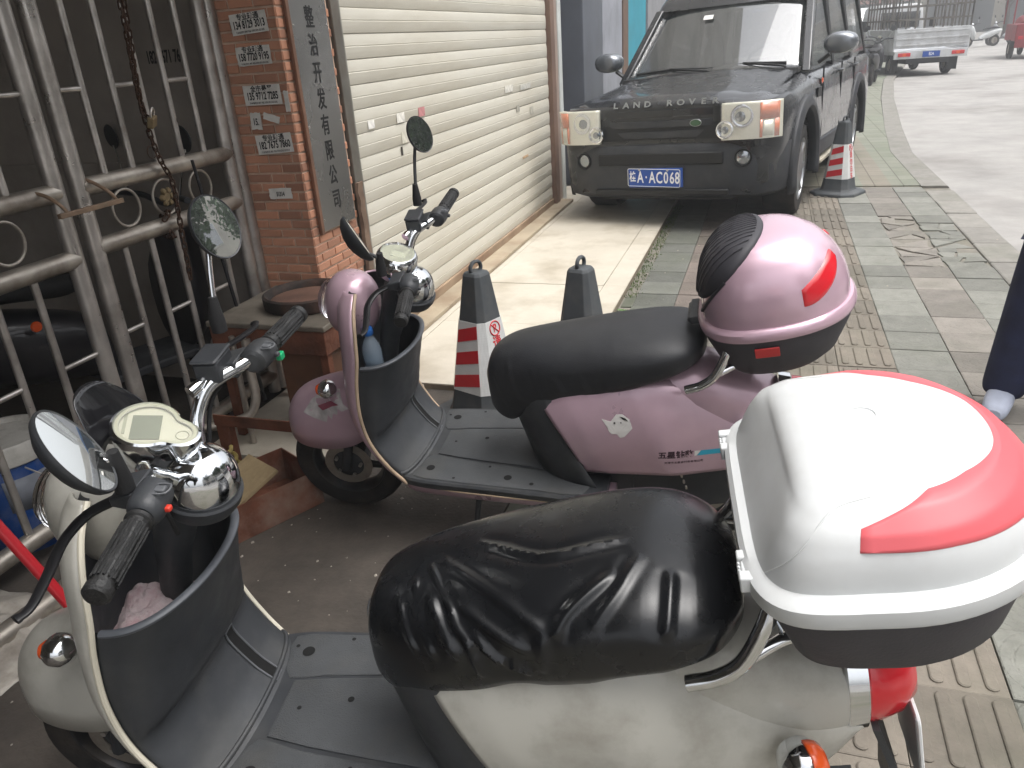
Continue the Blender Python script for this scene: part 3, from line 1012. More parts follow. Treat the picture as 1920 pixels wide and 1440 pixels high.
chain('short chain end wound around the lower cross pipe', [(cx + .0, 2.40, .965), (cx + .005, 2.425, .985), (cx - .02, 2.45, .99), (cx - .07, 2.46, .955), (cx - .06, 2.45, .90), (cx - .0, 2.43, .895), (cx + .008, 2.41, .92)], 16)
lock = thing('padlock', 'worn brass padlock hanging in the rusty chain', 'padlock', (GX + .06, 2.432, 1.318), (0.2, .3, .4))
ob('body', box(-.011, .011, -.024, .024, -.02, .02), M_brass, lock, False, bevel=.004)
ob('shackle', tube(smooth_path([(0, -.015, .015), (0, -.016, .035), (0, 0, .05), (0, .016, .035), (0, .015, .015)], 5), .004, 8), M_steel, lock)
kr = ob('wire_ring', ring_geo(2.405, 1.215, .022, .0018, GX + .05), M_chain)
tag(kr, 'thin wire ring dangling from the chain below the padlock', 'ring')

# black rod leaning on the gate
o = ob('black_rod', cyl((GX + .12, 2.655, .10), (GX + .07, 2.585, 1.16), .0085, 10, .006), mat('black_rod', '#17171a', .5, var=.2, vscale=20))
tag(o, 'thin black rod leaning on the gate behind the round mirror', 'rod')
# steel pipe lying on the floor in front of the left leaf
o = ob('loose_pipe', cyl((-2.03, .7, .035), (-1.975, 1.62, .035), .034, 20), M_steel2)
tag(o, 'loose steel pipe lying on the floor below the gate', 'pipe')
# rags under the pipes
def crumple(w, d, h, seed, n=22, amp=1.0):
    V, F = [], []
    for i in range(n + 1):
        for j in range(n + 1):
            u, v = i / n * 2 - 1, j / n * 2 - 1
            r = min(1, sqrt(u * u + v * v))
            e = max(0, 1 - r ** 3)
            f = fbm(u * 1.7 + seed, v * 1.7, seed, 4) * .55 + abs(fbm(u * 3 + seed, v * 3, 9, 3)) * .5
            rad = 1 + .18 * fbm(atan2(v, u) * 1.2, seed, 2)
            V.append((u * w / 2 * rad, v * d / 2 * rad, max(0.002, h * e * (.55 + amp * f))))
    for i in range(n):
        for j in range(n):
            a = i * (n + 1) + j
            F.append((a, a + 1, a + n + 2, a + n + 1))
    return V, F
o = ob('plastic_sheet', crumple(.5, .35, .06, 3.1), mat('dirty_sheet', '#a39d94', .6, var=.25, vscale=12, dirt='#5d5349', dirt_amt=.7, dscale=8), solid=.002)
o.location = (-2.1, 1.22, .0)
tag(o, 'dirty grey plastic sheet crumpled under the pipes', 'sheet')

# blue and white bucket behind the gate
bk = thing('bucket', 'blue paint bucket with dirty white lid behind the gate', 'bucket', (-2.40, 1.67, 0))
ob('body', lathe([(0, 0), (.118, 0), (.122, .01), (.145, .345), (.142, .35)], 40), mat('blue_plastic', '#17417f', .4, var=.1, vscale=8, dirt='#8b8a86', dirt_amt=.35, dscale=16), bk)
ob('lid', lathe([(.150, .335), (.156, .34), (.156, .40), (.150, .408), (.138, .404), (.134, .392), (0, .392)], 40), mat('dirty_white', '#b8b5ae', .6, var=.1, vscale=10, dirt='#6f6960', dirt_amt=.6, dscale=12), bk)
ob('label', lathe([(.1348, .17), (.1428, .29)], 12, None, a0=-.9, a1=.6), mat('grey_label', '#7c8088', .6, var=.2, vscale=12), bk, solid=.001)
ob('handle', tube(smooth_path([(.15, -.06, .33), (.19, 0, .25), (.185, .05, .17), (.15, .1, .3)], 6), .003, 8), M_steel, bk)

# red pole with white print
p0, p1 = Vector((-2.10, 1.16, .93)), Vector((-1.66, 1.24, .02))
dirp = (p1 - p0).normalized()
pole = thing('red_pole', 'red pole with white print leaning on the gate', 'pole', p0)
ob('shaft', tube([dirp * -.35, p1 - p0], .0155, 18), mat('red_enamel', '#b3202a', .3, coat=.4, var=.08, vscale=10), pole)
Mw = mat('white_print', '#dcd8d6', .5)
PA = axis_matrix((0, 0, 0), dirp, (.8, -.55, .2))
for d0 in (-.02, .20, .42):
    q = text('lettering', 'TOTACHI', .021, Matrix.Identity(4), Mw, pole, .0002, 1.0, .0005)
    rg_ = tube([(.052 * cos(a), .0115 * sin(a), 0) for a in [2 * pi * k / 36 for k in range(36)]], .0011, 5, closed=True)
    q2 = ob('oval', rg_, Mw, pole)
    for oo in (q, q2):
        for v in oo.data.vertices:
            a = v.co.y / .0155
            rr_ = .0158 + max(0, v.co.z)
            v.co = PA @ Vector((rr_ * cos(a), rr_ * sin(a), d0 + v.co.x))
# ------------------------------------------------------------------ metal table with the cast iron ring
M_sheet = mat('worn_sheet_metal', '#7d766b', .5, .5, var=.25, vscale=7, dirt='#453a30', dirt_amt=.7, dscale=5)
tb = thing('work_table', 'rusty sheet metal table standing before the brick pillar', 'table', (-1.84, 2.66, .03))
ob('table_top', box(-.27, .27, -.235, .27, .50, .522), M_sheet, tb, False, bevel=.005)
ob('apron', box(-.262, .262, -.228, .262, .40, .499), M_rust, tb, False, bevel=.003)
for sx in (-1, 1):
    for sy in (-1, 1):
        ob('leg', box(.235 * sx - .018, .235 * sx + .018, .21 * sy - .018 + .015, .21 * sy + .018 + .015, 0.0, .40), M_rust, tb, False, bevel=.003)
ob('drawer_box', box(.02, .235, -.19, .2, .12, .399), mat('brown_cabinet', '#5a3b28', .7, var=.3, vscale=6, dirt='#2c211a', dirt_amt=.6), tb, False, bevel=.004)
M_cast = mat('cast_iron', '#2f2a27', .75, .4, var=.35, vscale=12, dirt='#6e4a3a', dirt_amt=.5, dscale=9, bump=.3, bscale=70)
rg = thing('cast_iron_ring', 'round sooty cast iron stove pan on the metal table', 'stove pan', (-1.80, 2.70, .5525))
ob('rim', lathe([(.165, 0), (.178, .004), (.180, .052), (.170, .058), (.160, .052), (.150, .03), (.148, .012)], 40, closed=True), M_cast, rg)
ob('dish', lathe([(.150, .028), (.11, .022), (.06, .020), (0, .020)], 40), mat('rust_dish', '#5e4438', .85, .2, var=.4, vscale=10), rg)
# bent gas pipe under the table
o = ob('bent_pipe', tube(smooth_path([(-1.93, 2.42, .49), (-1.93, 2.41, .34), (-1.925, 2.40, .24), (-1.95, 2.37, .175), (-2.02, 2.31, .16), (-2.1, 2.25, .16)], 6), .019, 14), M_steel2)
tag(o, 'thick bent steel pipe hanging under the metal table', 'pipe')
o = ob('bent_pipe', tube(smooth_path([(-1.99, 2.415, .50), (-1.99, 2.41, .3), (-1.985, 2.40, .12), (-1.98, 2.40, .03)], 5), .012, 12), M_steel2)
tag(o, 'thin straight steel pipe beside the bent one', 'pipe')
o = ob('yellow_hose', tube(smooth_path([(-1.93 + .05 * cos(t * .9) * (1 - t * .03), 2.16 + .05 * sin(t * .9) * (1 - t * .03), .045 + .006 * t) for t in range(16)], 3), .008, 8), mat('yellow_hose', '#8a7a45', .6, var=.2, vscale=20))
tag(o, 'coil of dirty yellow hose under the table', 'hose')

# rusty angle bar behind the pink scooter's wheel
o = ob('rusty_bar', join(box(-2.0, -1.42, 2.22, 2.262, .20, .206), box(-2.0, -1.42, 2.22, 2.226, .206, .245)), M_rust, smooth=False)
tag(o, 'rusty red angle iron bar propped behind the front wheel', 'bar')
for x in (-1.97, -1.6):
    s = ob('support_block', box(x - .03, x + .03, 2.225, 2.26, .027 if x > -2.16 else 0, .199), M_rust, None, False, bevel=.003)
    tag(s, 'rusty block under the %s end of the angle bar' % ('left' if x < -1.8 else 'right'), 'block', 'blocks under the angle bar')

# rusty tray with a board in it
tray = thing('rusty_tray', 'long rusty sheet metal tray on the floor', 'tray', (-1.70, 1.93, 0.002), (0, 0, radians(62)))
M_tray = mat('rust_sheet', '#6e4433', .8, .25, var=.35, vscale=8, dirt='#94867a', dirt_amt=.65, dscale=5, bump=.3, bscale=40)
ob('bottom', box(-.24, .24, -.13, .13, 0, .004), M_rust, tray, False)
for (a, b, c, d) in ((-.24, .24, -.134, -.130), (-.24, .24, .130, .134), (-.244, -.24, -.134, .134), (.24, .244, -.134, .134)):
    ob('side', box(a, b, c, d, 0, .135), M_tray, tray, False)
bd = thing('plywood_board', 'square of stained plywood with a red and green stamp leaning in the tray', 'board', (-1.70, 1.90, .128), (radians(22), radians(-3), radians(-28)))
ob('panel', box(-.105, .105, -.10, .14, 0, .012), mat('plywood', '#8c7a5c', .75, var=.2, vscale=9, dirt='#55472f', dirt_amt=.6, dscale=8), bd, False, bevel=.001)
ob('stamp', prism(rrect(.055, .05, .012, 4, .03, -.02), Matrix.Translation((0, 0, .0122)), .0006), mat('red_stamp', '#8b3f33', .8, var=.3, vscale=30), bd, False)
ob('stamp', prism(rrect(.045, .06, .015, 4, -.018, -.015), Matrix.Translation((0, 0, .0121)), .0005), mat('green_stamp', '#4c6b45', .8, var=.3, vscale=30), bd, False)
o = ob('scrap_paper', crumple(.075, .05, .014, 7.7, 12), mat('white_scrap', '#cfcbc4', .8, var=.1, vscale=20), solid=.001)
o.location = (-1.60, 2.16, .002)
tag(o, 'crumpled white paper scrap on the floor beside the tray', 'paper')

# dark scooter parked inside, behind the gate
M_dkpaint = mat('dark_scooter_paint', '#201f22', .35, coat=.3, var=.2, vscale=6)
ds = thing('dark_scooter', 'black scooter parked in the dark behind the gate', 'scooter', (-2.75, 2.45, 0.0), (0, 0, radians(70)))
def blob(tab, n=20, e=2.4):
    rings = []
    for (x, zc, w, h) in cr(tab, 5):
        ring = []
        for k in range(n):
            a = 2 * pi * k / n
            c_, s_ = cos(a), sin(a)
            ring.append((x, w * math.copysign(abs(c_) ** (2 / e), c_), zc + h * math.copysign(abs(s_) ** (2 / e), s_)))
        rings.append(ring)
    return loft(rings)
ob('seat', blob([(-.75, .72, .06, .02), (-.6, .74, .12, .05), (-.35, .75, .15, .055), (-.1, .71, .13, .05), (.0, .70, .08, .03)]), M_rubber, ds)
ob('body', blob([(-.85, .62, .05, .06), (-.6, .56, .15, .13), (-.3, .5, .16, .16), (0, .42, .12, .14), (.05, .36, .08, .09)]), M_dkpaint, ds)
ob('footboard', box(-.02, .42, -.15, .15, .25, .29), M_blackp, ds, False, bevel=.01)
ob('front_shield', blob([(.40, .5, .17, .24), (.46, .58, .16, .3), (.55, .62, .10, .26), (.60, .6, .04, .15)]), M_dkpaint, ds)
for x in (-.62, .62):
    w = ob('wheel', lathe([(.11, -.035), (.17, -.045), (.2, -.02), (.2, .02), (.17, .045), (.11, .035)], 32, axis_matrix((x, 0, .2), (0, 1, 0)), closed=True), M_tyre, ds)
    ob('hub', cyl((x, -.04, .2), (x, .04, .2), .115, 24), M_steel2, w)
ob('handlebar', tube(smooth_path([(.40, -.33, .98), (.45, -.15, .97), (.48, 0, .93), (.45, .15, .97), (.40, .33, .98)], 5), .014, 10), M_blackp, ds)
for s in (-1, 1):
    ob('mirror_stem', tube(smooth_path([(.43, .22 * s, .98), (.45, .26 * s, 1.1), (.46, .3 * s, 1.18)], 4), .005, 8), M_chrome, ds)
    ob('mirror', xf(lathe([(0, .02), (.04, .012), (.055, 0), (.05, -.004), (0, -.004)], 20), axis_matrix((.46, .3 * s, 1.22), (1, 0, .1))), M_blackp, ds)
ob('orange_reflector', xf(lathe([(0, .01), (.018, .008), (.022, 0)], 16), axis_matrix((-.25, .165, .60), (0, 1, 0))), M_amber, ds)
ob('orange_reflector', xf(lathe([(0, .01), (.018, .008), (.022, 0)], 16), axis_matrix((-.25, -.165, .60), (0, -1, 0))), M_amber, ds)
ob('pale_cowl', blob([(-.9, .66, .04, .02), (-.75, .68, .10, .035), (-.55, .69, .14, .03)]), mat('pale_cowl', '#a9a6a2', .4, var=.1, vscale=9), ds)
# ------------------------------------------------------------------ scooters
from mathutils.bvhtree import BVHTree
def drape(o, geo, direction, off, back=0.5):
    """lay the vertices of a flat mesh object onto a surface, both in the same local space"""
    T = BVHTree.FromPolygons([Vector(p) for p in geo[0]], geo[1])
    d = Vector(direction).normalized()
    base = min(v.co.dot(d) for v in o.data.vertices)
    for v in o.data.vertices:
        lift = v.co.dot(d) - base
        h = T.ray_cast(v.co - d * back, d)
        if h[0] is not None:
            v.co = h[0] - d * (off - lift)
def subdivide(me, n):
    bm = bmesh.new(); bm.from_mesh(me)
    bmesh.ops.triangulate(bm, faces=bm.faces)
    for _ in range(n):
        bmesh.ops.subdivide_edges(bm, edges=bm.edges, cuts=1)
    bm.to_mesh(me); bm.free()

SHIELD = cr([(.265, .290, .198, .245), (.33, .240, .204, .19), (.42, .196, .207, .135), (.52, .183, .207, .105), (.62, .190, .2, .105), (.70, .203, .19, .108), (.77, .204, .172, .108), (.83, .196, .135, .112), (.87, .19, .09, .13)], 5)
def shield_edge(side, dx=0, dy=0):
    return [(xe + dx, side * (w + dy), z) for (z, xe, w, xc) in SHIELD]
def shield_geo(nu=26):
    rows = []
    for (z, xe, w, xc) in SHIELD:
        rows.append([(xe - (xe - xc) * cos(u * pi / 2) ** .9, w * sin(u * pi / 2), z) for u in [k / nu * 2 - 1 for k in range(nu + 1)]])
    return loft(rows, closed=False)
BOW = [(.272, .085), (.280, .068), (.295, .052), (.33, .038), (.40, .030), (.425, .036), (.445, .062), (.50, .085), (.58, .105), (.665, .120)]
def bucket_pt(z, u, inset=0.0):
    tab = [(r[0], r[1], r[2], r[3]) for r in SHIELD]
    xe, w, xc = interp(tab, z)
    bow = interp(BOW, z)[0]
    c_ = max(0, cos(u * pi / 2))
    return (xe + .004 - inset + (bow) * c_ ** .75 - (.0), (w - .007 - inset) * sin(u * pi / 2), z)

def side_cover_geo(side):
    up = cr([(.735, .545), (.80, .592), (.88, .624), (.98, .640), (1.10, .630), (1.22, .588), (1.33, .527), (1.43, .472)], 6)
    lo = cr([(.862, .335), (.92, .338), (1.0, .341), (1.1, .345), (1.2, .349), (1.3, .358), (1.38, .392), (1.44, .455)], 6)
    n = len(up)
    nt = 22
    rows = []
    for i in range(n):
        s = i / (n - 1)
        ring = []
        base = .118 - .075 * max(0, s - .45) / .55
        amp = .064 * (1 - .55 * max(0, s - .5) / .5) * (.88 + .12 * min(1, s / .15))
        for k in range(nt + 1):
            t = k / nt
            if t < .4: f = .72 + .28 * sin(t / .4 * pi / 2)
            else: f = max(0, cos((t - .4) / .6 * pi / 2)) ** .62
            x = lerp(lo[i][0], up[i][0], t) + .018 * sin(pi * t) * (1 - s) ** 3
            z = lerp(lo[i][1], up[i][1], t)
            ring.append((x, side * (base + amp * f), z))
        rows.append(ring)
    g = loft(rows, closed=False)
    return g

def seat_geo(rows, wr=0.0, seed=0, n=56, m=9, e=2.5, hem=0.0, strokes=()):
    R = cr(rows, m)
    rings = []
    for i, (x, zt, zb, w) in enumerate(R):
        zc, h = (zt + zb) / 2, (zt - zb) / 2
        w = max(w, .004); h = max(h, .004)
        ring = []
        for k in range(n):
            a = 2 * pi * k / n + pi / 2
            c_, s_ = cos(a), sin(a)
            ex = 2 / (e if s_ > 0 else 3.4)
            y = w * math.copysign(abs(c_) ** ex, c_)
            dz = h * math.copysign(abs(s_) ** (ex if s_ > 0 else ex * .9), s_)
            z = zc + dz
            if s_ < -.2 and hem:
                z += hem * fbm(x * 9, (1 if y > 0 else -1) * 3 + seed, 1.3, 2) * min(1, (-s_ - .2) * 2.5)
            P = Vector((x, y, z))
            if wr:
                nv = Vector((0, c_ * .9, s_ * .6)).normalized()
                d = .16 * fbm(x * 4, y * 5, z * 5 + seed, 2)
                for (lo_, hi_, segs, wd, am) in strokes:
                    if not (lo_.x < P.x < hi_.x and lo_.y < P.y < hi_.y and lo_.z < P.z < hi_.z): continue
                    best, fa = 1e9, 0
                    for (A_, ab, l2, t0, t1) in segs:
                        tt = max(0, min(1, (P - A_).dot(ab) / l2))
                        dd = (P - (A_ + ab * tt)).length
                        if dd < best: best, fa = dd, lerp(t0, t1, tt)
                    f_ = sin(pi * min(1, max(0, fa))) ** .7
                    d += am * f_ * (math.exp(-(best / wd) ** 2) - .5 * math.exp(-(best / (2.0 * wd)) ** 2))
                P += nv * (wr * d)
            ring.append(tuple(P))
        rings.append(ring)
    return loft(rings)

def box_outline(x0, x1, hw, n=56, e_f=5.0, e_r=2.3, fw=1.0, **kk):
    """plan outline: squarish at the front (x0), rounded at the rear; index 0 at rear centre, going to +y"""
    cx_, a = lerp(x0, x1, .42), None
    out = []
    for k in range(n):
        t = 2 * pi * k / n
        c_, s_ = cos(t), sin(t)
        if c_ >= 0:
            ex = 2 / e_r
            x = cx_ + (x1 - cx_) * abs(c_) ** ex
            y = hw * math.copysign(abs(s_) ** ex, s_)
        else:
            ex = 2 / e_f
            x = cx_ - (cx_ - x0) * abs(c_) ** ex
            y = hw * fw * math.copysign(abs(s_) ** ex, s_) if True else 0
            y = hw * (1 - (1 - fw) * abs(c_)) * math.copysign(abs(s_) ** ex, s_)
        out.append((x, y))
    return out

def make_scooter(label, loc, yaw, lean, steer, roll, paint, trim, o):
    S = thing('scooter', label, 'scooter', (loc[0], loc[1], 0.0), (radians(lean), 0, radians(yaw)), 'electric scooters parked side by side')
    P = lambda nm, g, m, par=None, **k: ob(nm, g, m, par or S, **k)
    # ---- wheels
    axis = Vector((.28, 0, .70)).normalized()
    piv = Vector((.06, 0, .30))
    ST = Matrix.Translation(piv) @ Matrix.Rotation(radians(steer), 4, axis) @ Matrix.Translation(-piv)
    def wheel(x, M=None, hub_r=.06):
        tprof = [(.128, -.034), (.15, -.044), (.178, -.043), (.194, -.026), (.2, 0), (.194, .026), (.178, .043), (.15, .044), (.128, .034)]
        A = axis_matrix((x, 0, .2), (0, 1, 0))
        if M: A = M @ A
        w = P('wheel', lathe(tprof, 48, A, closed=True), M_tyre)
        ob('rim', lathe([(.130, -.036), (.134, -.030), (.122, -.026), (.118, 0), (.122, .026), (.134, .030), (.130, .036), (.124, .034), (.112, .01), (.112, -.01), (.124, -.034)], 48, A, closed=True), M_rim, w)
        sp = []
        for k in range(5):
            a = 2 * pi * k / 5 + .3
            q = [(0.03 * cos(a + .5), .03 * sin(a + .5), 0), (.115 * cos(a), .115 * sin(a), 0)]
            sp.append(tube(q, [.02, .014], 8, flat=.6))
        ob('spokes', xf(join(*sp), A), M_rim, w)
        ob('hub', lathe([(0, -.045), (.03, -.045), (hub_r, -.03), (hub_r, .03), (.03, .045), (0, .045)], 28, A), M_blackp, w)
        ob('brake_disc', lathe([(.055, -.037), (.085, -.037), (.085, -.034), (.055, -.034)], 32, A, closed=True), M_steel2, w)
        bolts = [xf(cyl((.045 * cos(a), .045 * sin(a), -.050), (.045 * cos(a), .045 * sin(a), -.036), .006, 8), A) for a in [2 * pi * k / 5 for k in range(5)]]
        ob('bolts', join(*bolts), M_steel, w)
        return w
    wheel(0, ST)
    wheel(1.2, None, .095)
    P('fork', join(*[tube([ST @ Vector(q) for q in ((.0, s * .06, .2), (.03, s * .062, .3), (.075, s * .05, .42))], .016, 10) for s in (-1, 1)]), M_blackp)
    # ---- front: fender, shield, headlight pod
    fr = []
    for (x, zt, zb, w) in cr([(-.19, .375, .345, .012), (-.172, .43, .325, .055), (-.12, .485, .308, .088), (-.03, .525, .306, .104), (.07, .55, .325, .105), (.15, .56, .365, .09)], 5):
        fr.append([(x, w * cos(a), zb + (zt - zb) * max(0, sin(a)) ** .75) for a in [pi * k / 20 for k in range(21)]])
    fen = P('front_fender', loft(fr, closed=False), paint, solid=.004)
    sg = shield_geo()
    P('front_shield', sg, paint, solid=.006)
    for s in (-1, 1):
        P('shield_trim', tube(shield_edge(s, .004, .001), .0055, 8), trim)
    rings = []
    for i in range(15):
        t = i / 14
        a = pi * (t - .5)
        rr = cos(a)
        c_ = Vector((.132, 0, .80)) + Vector((.25, 0, .97)).normalized() * (.104 * sin(a))
        rings.append([tuple(c_ + Vector((-cos(b) * .082 * rr ** .8, sin(b) * .09 * rr ** .8, .03 * cos(b) * rr))) for b in [2 * pi * k / 28 for k in range(28)]])
    P('headlight_pod', loft(rings), paint)
    P('headlight', lathe([(0, .03), (.03, .026), (.055, .012), (.062, 0)], 28, axis_matrix((.056, 0, .815), (-1, 0, .12))), M_glassclear)
    for s in (-1, 1):
        t = P('turn_signal', lathe([(0, .034), (.014, .032), (.025, .022), (.030, .006), (.030, -.006), (.022, -.018), (0, -.026)], 22, axis_matrix((.045, s * .118, .555), (-.25, s * .9, .1))), M_chrome)
        ob('lens', lathe([(0, .014), (.014, .010), (.020, 0)], 16, axis_matrix((.02, s * .125, .555), (-1, s * .2, 0))), M_amber, t)
    # ---- inner panel and glove bucket
    nz, nu = 34, 34
    rows = []
    for i in range(nz + 1):
        z = .272 + (.668 - .272) * i / nz
        rows.append([bucket_pt(z, k / nu * 2 - 1) for k in range(nu + 1)])
    P('inner_panel', loft(rows, closed=False), M_blackp)
    inner = []
    for z in (.668, .60, .52, .45):
        inner.append([bucket_pt(z, k / nu * 2 - 1, .010) for k in range(nu + 1)])
    liner = []
    for (z, xe, w, xc) in SHIELD:
        if z < .44: continue
        liner.append([(xe + .002 - (xe - xc) * .80 * cos(u * pi / 2), (w - .008) * sin(u * pi / 2), z) for u in [k / nu * 2 - 1 for k in range(nu + 1)]])
    buck = P('bucket', join(loft(inner, closed=False), loft(liner, closed=False), loft([inner[-1], liner[0]], closed=False)), M_blackp)
    rim = [Vector(bucket_pt(.668, k / 40 * 1.94 - .97, .004)) + Vector((0, 0, .004)) for k in range(41)]
    ob('rim', tube(rim, .0085, 10, flat=.7), mat('grey_lip', '#4a4d52', .45, var=.12, vscale=20), buck)
    # slot between bucket and footboard
    def slot_pt(u_, z, off): 
        p = Vector(bucket_pt(z, u_)); return p + Vector((off, 0, 0))
    for uu in (.26,):
        zz = [.295 + .125 * k / 8 for k in range(9)]
        loop = [slot_pt(uu - .05, z, .003) for z in zz] + [slot_pt(uu + .05, z, .003) for z in reversed(zz)]
        P('slot_frame', tube(loop, .0022, 8, closed=True), M_lip)
        P('slot', loft([[slot_pt(uu - .05, z, .0015) for z in zz], [slot_pt(uu + .05, z, .0015) for z in zz]], closed=False), M_void)
    # column, lock
    P('steering_column', tube([(.165, .035, .46), (.225, .02, .68), (.30, 0, .86)], [.026, .032, .048], 24), M_blackp)
    lk = P('ignition_lock', lathe([(0, .012), (.014, .012), (.019, .008), (.021, 0), (.021, -.03)], 22, axis_matrix((.262, .085, .735), (.75, .1, .66))), M_chrome)
    ob('key_slot', box(-.001, .001, -.006, .006, 0, .001), M_void, lk).matrix_local = axis_matrix((.262, .085, .735), (.75, .1, .66)) @ Matrix.Translation((0, 0, .0122))
    # ---- handlebar group, steered
    hp = Vector((.31, 0, .92))
    HB = Matrix.Translation(hp) @ Matrix.Rotation(radians(steer), 4, axis) @ Matrix.Rotation(radians(roll), 4, 'X') @ Matrix.Translation(-hp)
    H = lambda nm, g, m, par=None, **k: P(nm, xf(g, HB), m, par, **k)
    # chrome dome with dark collar
    dr = []
    for i in range(13):
        a = pi / 2 * i / 12
        dr.append((.064 * cos(a) ** .8 if i < 12 else 0, .072 * sin(a)))
    A = axis_matrix((.335, 0, .842), (.28, 0, .96))
    H('bar_cover', lathe([(.060, -.012)] + dr, 36, A), M_chrome)
    H('collar', lathe([(.058, -.045), (.066, -.03), (.069, -.012), (.066, -.008), (.06, -.010)], 36, A), M_blackp)
    # handlebar tubes
    for s in (-1, 1):
        H('handlebar', tube(smooth_path([(.325, s * .035, .875), (.318, s * .075, .925), (.335, s * .115, .967), (.375, s * .165, .978), (.395, s * .20, .978)], 6), .0125, 14), M_chrome)
        gd = Vector((.10, s, -.02)).normalized()
        g0 = Vector((.397, s * .205, .978))
        sw = H('switch_housing', loft([[tuple(g0 + gd * t + Vector((cos(a) * r * 1.05, 0, sin(a) * r))) for a in [2 * pi * k / 18 for k in range(18)]]
               for t, r in ((-.035, .018), (-.03, .024), (-.012, .026), (.012, .0255), (.022, .022), (.026, .017))]), M_blackp)
        n0 = g0 + gd * .028
        gg = [(0, .0155), (.003, .0195), (.009, .0195), (.011, .0165)] + [(.014 + .108 * k / 12, .0163 + .0012 * sin(k * 1.0)) for k in range(13)] + [(.124, .0185), (.134, .0185), (.138, .015), (.139, 0)]
        gm = axis_matrix(n0, gd)
        H('grip', lathe([(0, 0)] + [(r, t) for t, r in gg], 24, gm), M_grip)
        ribs = []
        for k in range(16):
            a = 2 * pi * k / 16
            ribs.append(xf(tube([(.0178 * cos(a), .0178 * sin(a), .02), (.0172 * cos(a), .0172 * sin(a), .115)], .0018, 6), gm))
        H('grip_ribs', join(*ribs), M_grip)
        # controls on the housing
        H('switch', move(box(-.008, .008, -.006, .006, -.003, .004), *(g0 + Vector((.02, -s * .008, .019)))), M_lip, bevel=.002)
        H('switch_frame', move(xf(tube(smooth_path([(.012, -.009, 0), (.012, .009, 0), (-.012, .009, 0), (-.012, -.009, 0)], 3, True), .0016, 6, closed=True), Matrix.Identity(4)), *(g0 + Vector((.02, -s * .008, .021)))), M_lip)
        H('button', move(box(-.005, .005, -.005, .005, -.004, .004), *(g0 + Vector((.029, s * .004, -.004)))), o['btn'][0 if s < 0 else 1], bevel=.002)
        # lever perch, lever, reservoir
        H('lever_perch', loft([[(.375 - .012 * t, s * (.175 + .03 * u_), .978 + v_ * (.017 - .003 * t)) for (u_, v_) in ((-1, -1), (1, -1), (1, 1), (-1, 1))] for t in (0, 1, 2, 3.2)]), M_blackp, bevel=.003)
        lv = smooth_path([(.340, s * .185, .972), (.305, s * .215, .966), (.292, s * .26, .957), (.302, s * .315, .950), (.310, s * .365, .946), (.303, s * .385, .946)], 5)
        H('brake_lever', tube(lv, [.0115 - .004 * k / len(lv) + (.002 if k > len(lv) - 3 else 0) for k in range(len(lv))], 10, flat=.55), M_lever)
        if s > 0:
            H('brake_reservoir', join(move(box(-.022, .022, -.032, .032, -.02, .018), .337, .145, .992), move(box(-.024, .024, -.034, .034, .0185, .025), .337, .145, .992)), M_blackp, bevel=.006)
            H('brake_union', join(cyl((.322, .10, .975), (.33, .128, .98), .009, 12), cyl((.315, .085, .972), (.322, .10, .975), .012, 12)), M_chrome)
        cbl = smooth_path([(.355, s * .16, .968), (.325, s * .12, .93), (.315, s * .085, .86), (.30, s * .06, .78)], 6)
        H('cable', tube(cbl, .0042, 8), M_rubber)
    # mirrors
    for s, key in ((1, 'mirR'), (-1, 'mirL')):
        c_, nrm, base, r1, r2, upv = o[key]
        c_, base = Vector(c_), Vector(base)
        MM = axis_matrix(c_, nrm, upv)
        st = smooth_path([base, base + Vector((0, s * .004, .03)), c_.lerp(base, .4) + Vector((-.012, 0, 0)), c_ - Vector(nrm).normalized() * .022], 5)
        mr = P('mirror', lathe([(0, -.030), (.35, -.026), (.72, -.016), (.95, -.004), (1.0, .004), (.985, .008), (.93, .006)], 36, MM, sx=r1, sy=r2) if False else
               xf(([(x * r1, y * r2, z) for x, y, z in lathe([(0, -.030), (.35, -.027), (.72, -.018), (.95, -.005), (1.0, .003), (.985, .007), (.93, .005)], 40)[0]], lathe([(0, -.030), (.35, -.027), (.72, -.018), (.95, -.005), (1.0, .003), (.985, .007), (.93, .005)], 40)[1]), MM), M_blackp)
        gl_ = lathe([(0, .0068), (.5, .0066), (.94, .0060)], 40)
        ob('mirror_glass', xf(([(x * r1, y * r2, z) for x, y, z in gl_[0]], gl_[1]), MM), M_mirror, mr)
        ob('mirror_stem', tube(st, .0052, 10), o['stem'], mr)
        ob('stem_boot', tube([base - Vector((0, 0, .02)), base, base + (st[3] - st[0]).normalized() * .045], [.014, .014, .008], 12), M_rubber, mr)
    # instrument cluster
    if o['meter'] == 'egg':
        def egg(sc, dx=0):
            out = []
            for k in range(48):
                a = 2 * pi * k / 48
                d = Vector((cos(a), sin(a)))
                best = 0
                for (cx_, cy_, r) in ((-.016, -.002, .052), (.043, -.005, .029)):
                    b_ = d.x * cx_ + d.y * cy_
                    q = b_ * b_ - (cx_ * cx_ + cy_ * cy_ - r * r)
                    if q >= 0: best = max(best, b_ + sqrt(q))
                out.append(best)
            out = [(out[k - 2] + 2 * out[k - 1] + 3 * out[k] + 2 * out[(k + 1) % 48] + out[(k + 2) % 48]) / 9 for k in range(48)]
            return [(out[k] * sc * cos(2 * pi * k / 48) + dx, out[k] * sc * sin(2 * pi * k / 48)) for k in range(48)]
        A = axis_matrix((.297, -.002, .966), (.30, -.06, .95), (1, 0, -.3))
        mt = H('instrument_cluster', xf(loft([[(x, y, z) for x, y in egg(sc, dx)] for sc, z, dx in ((.30, -.085, -.01), (.72, -.075, -.008), (.93, -.05, -.004), (1.02, -.025, 0), (1.06, -.008, 0), (1.05, 0, 0), (.98, .003, 0), (.95, -.004, 0))], cap1=False), A), M_chrome)
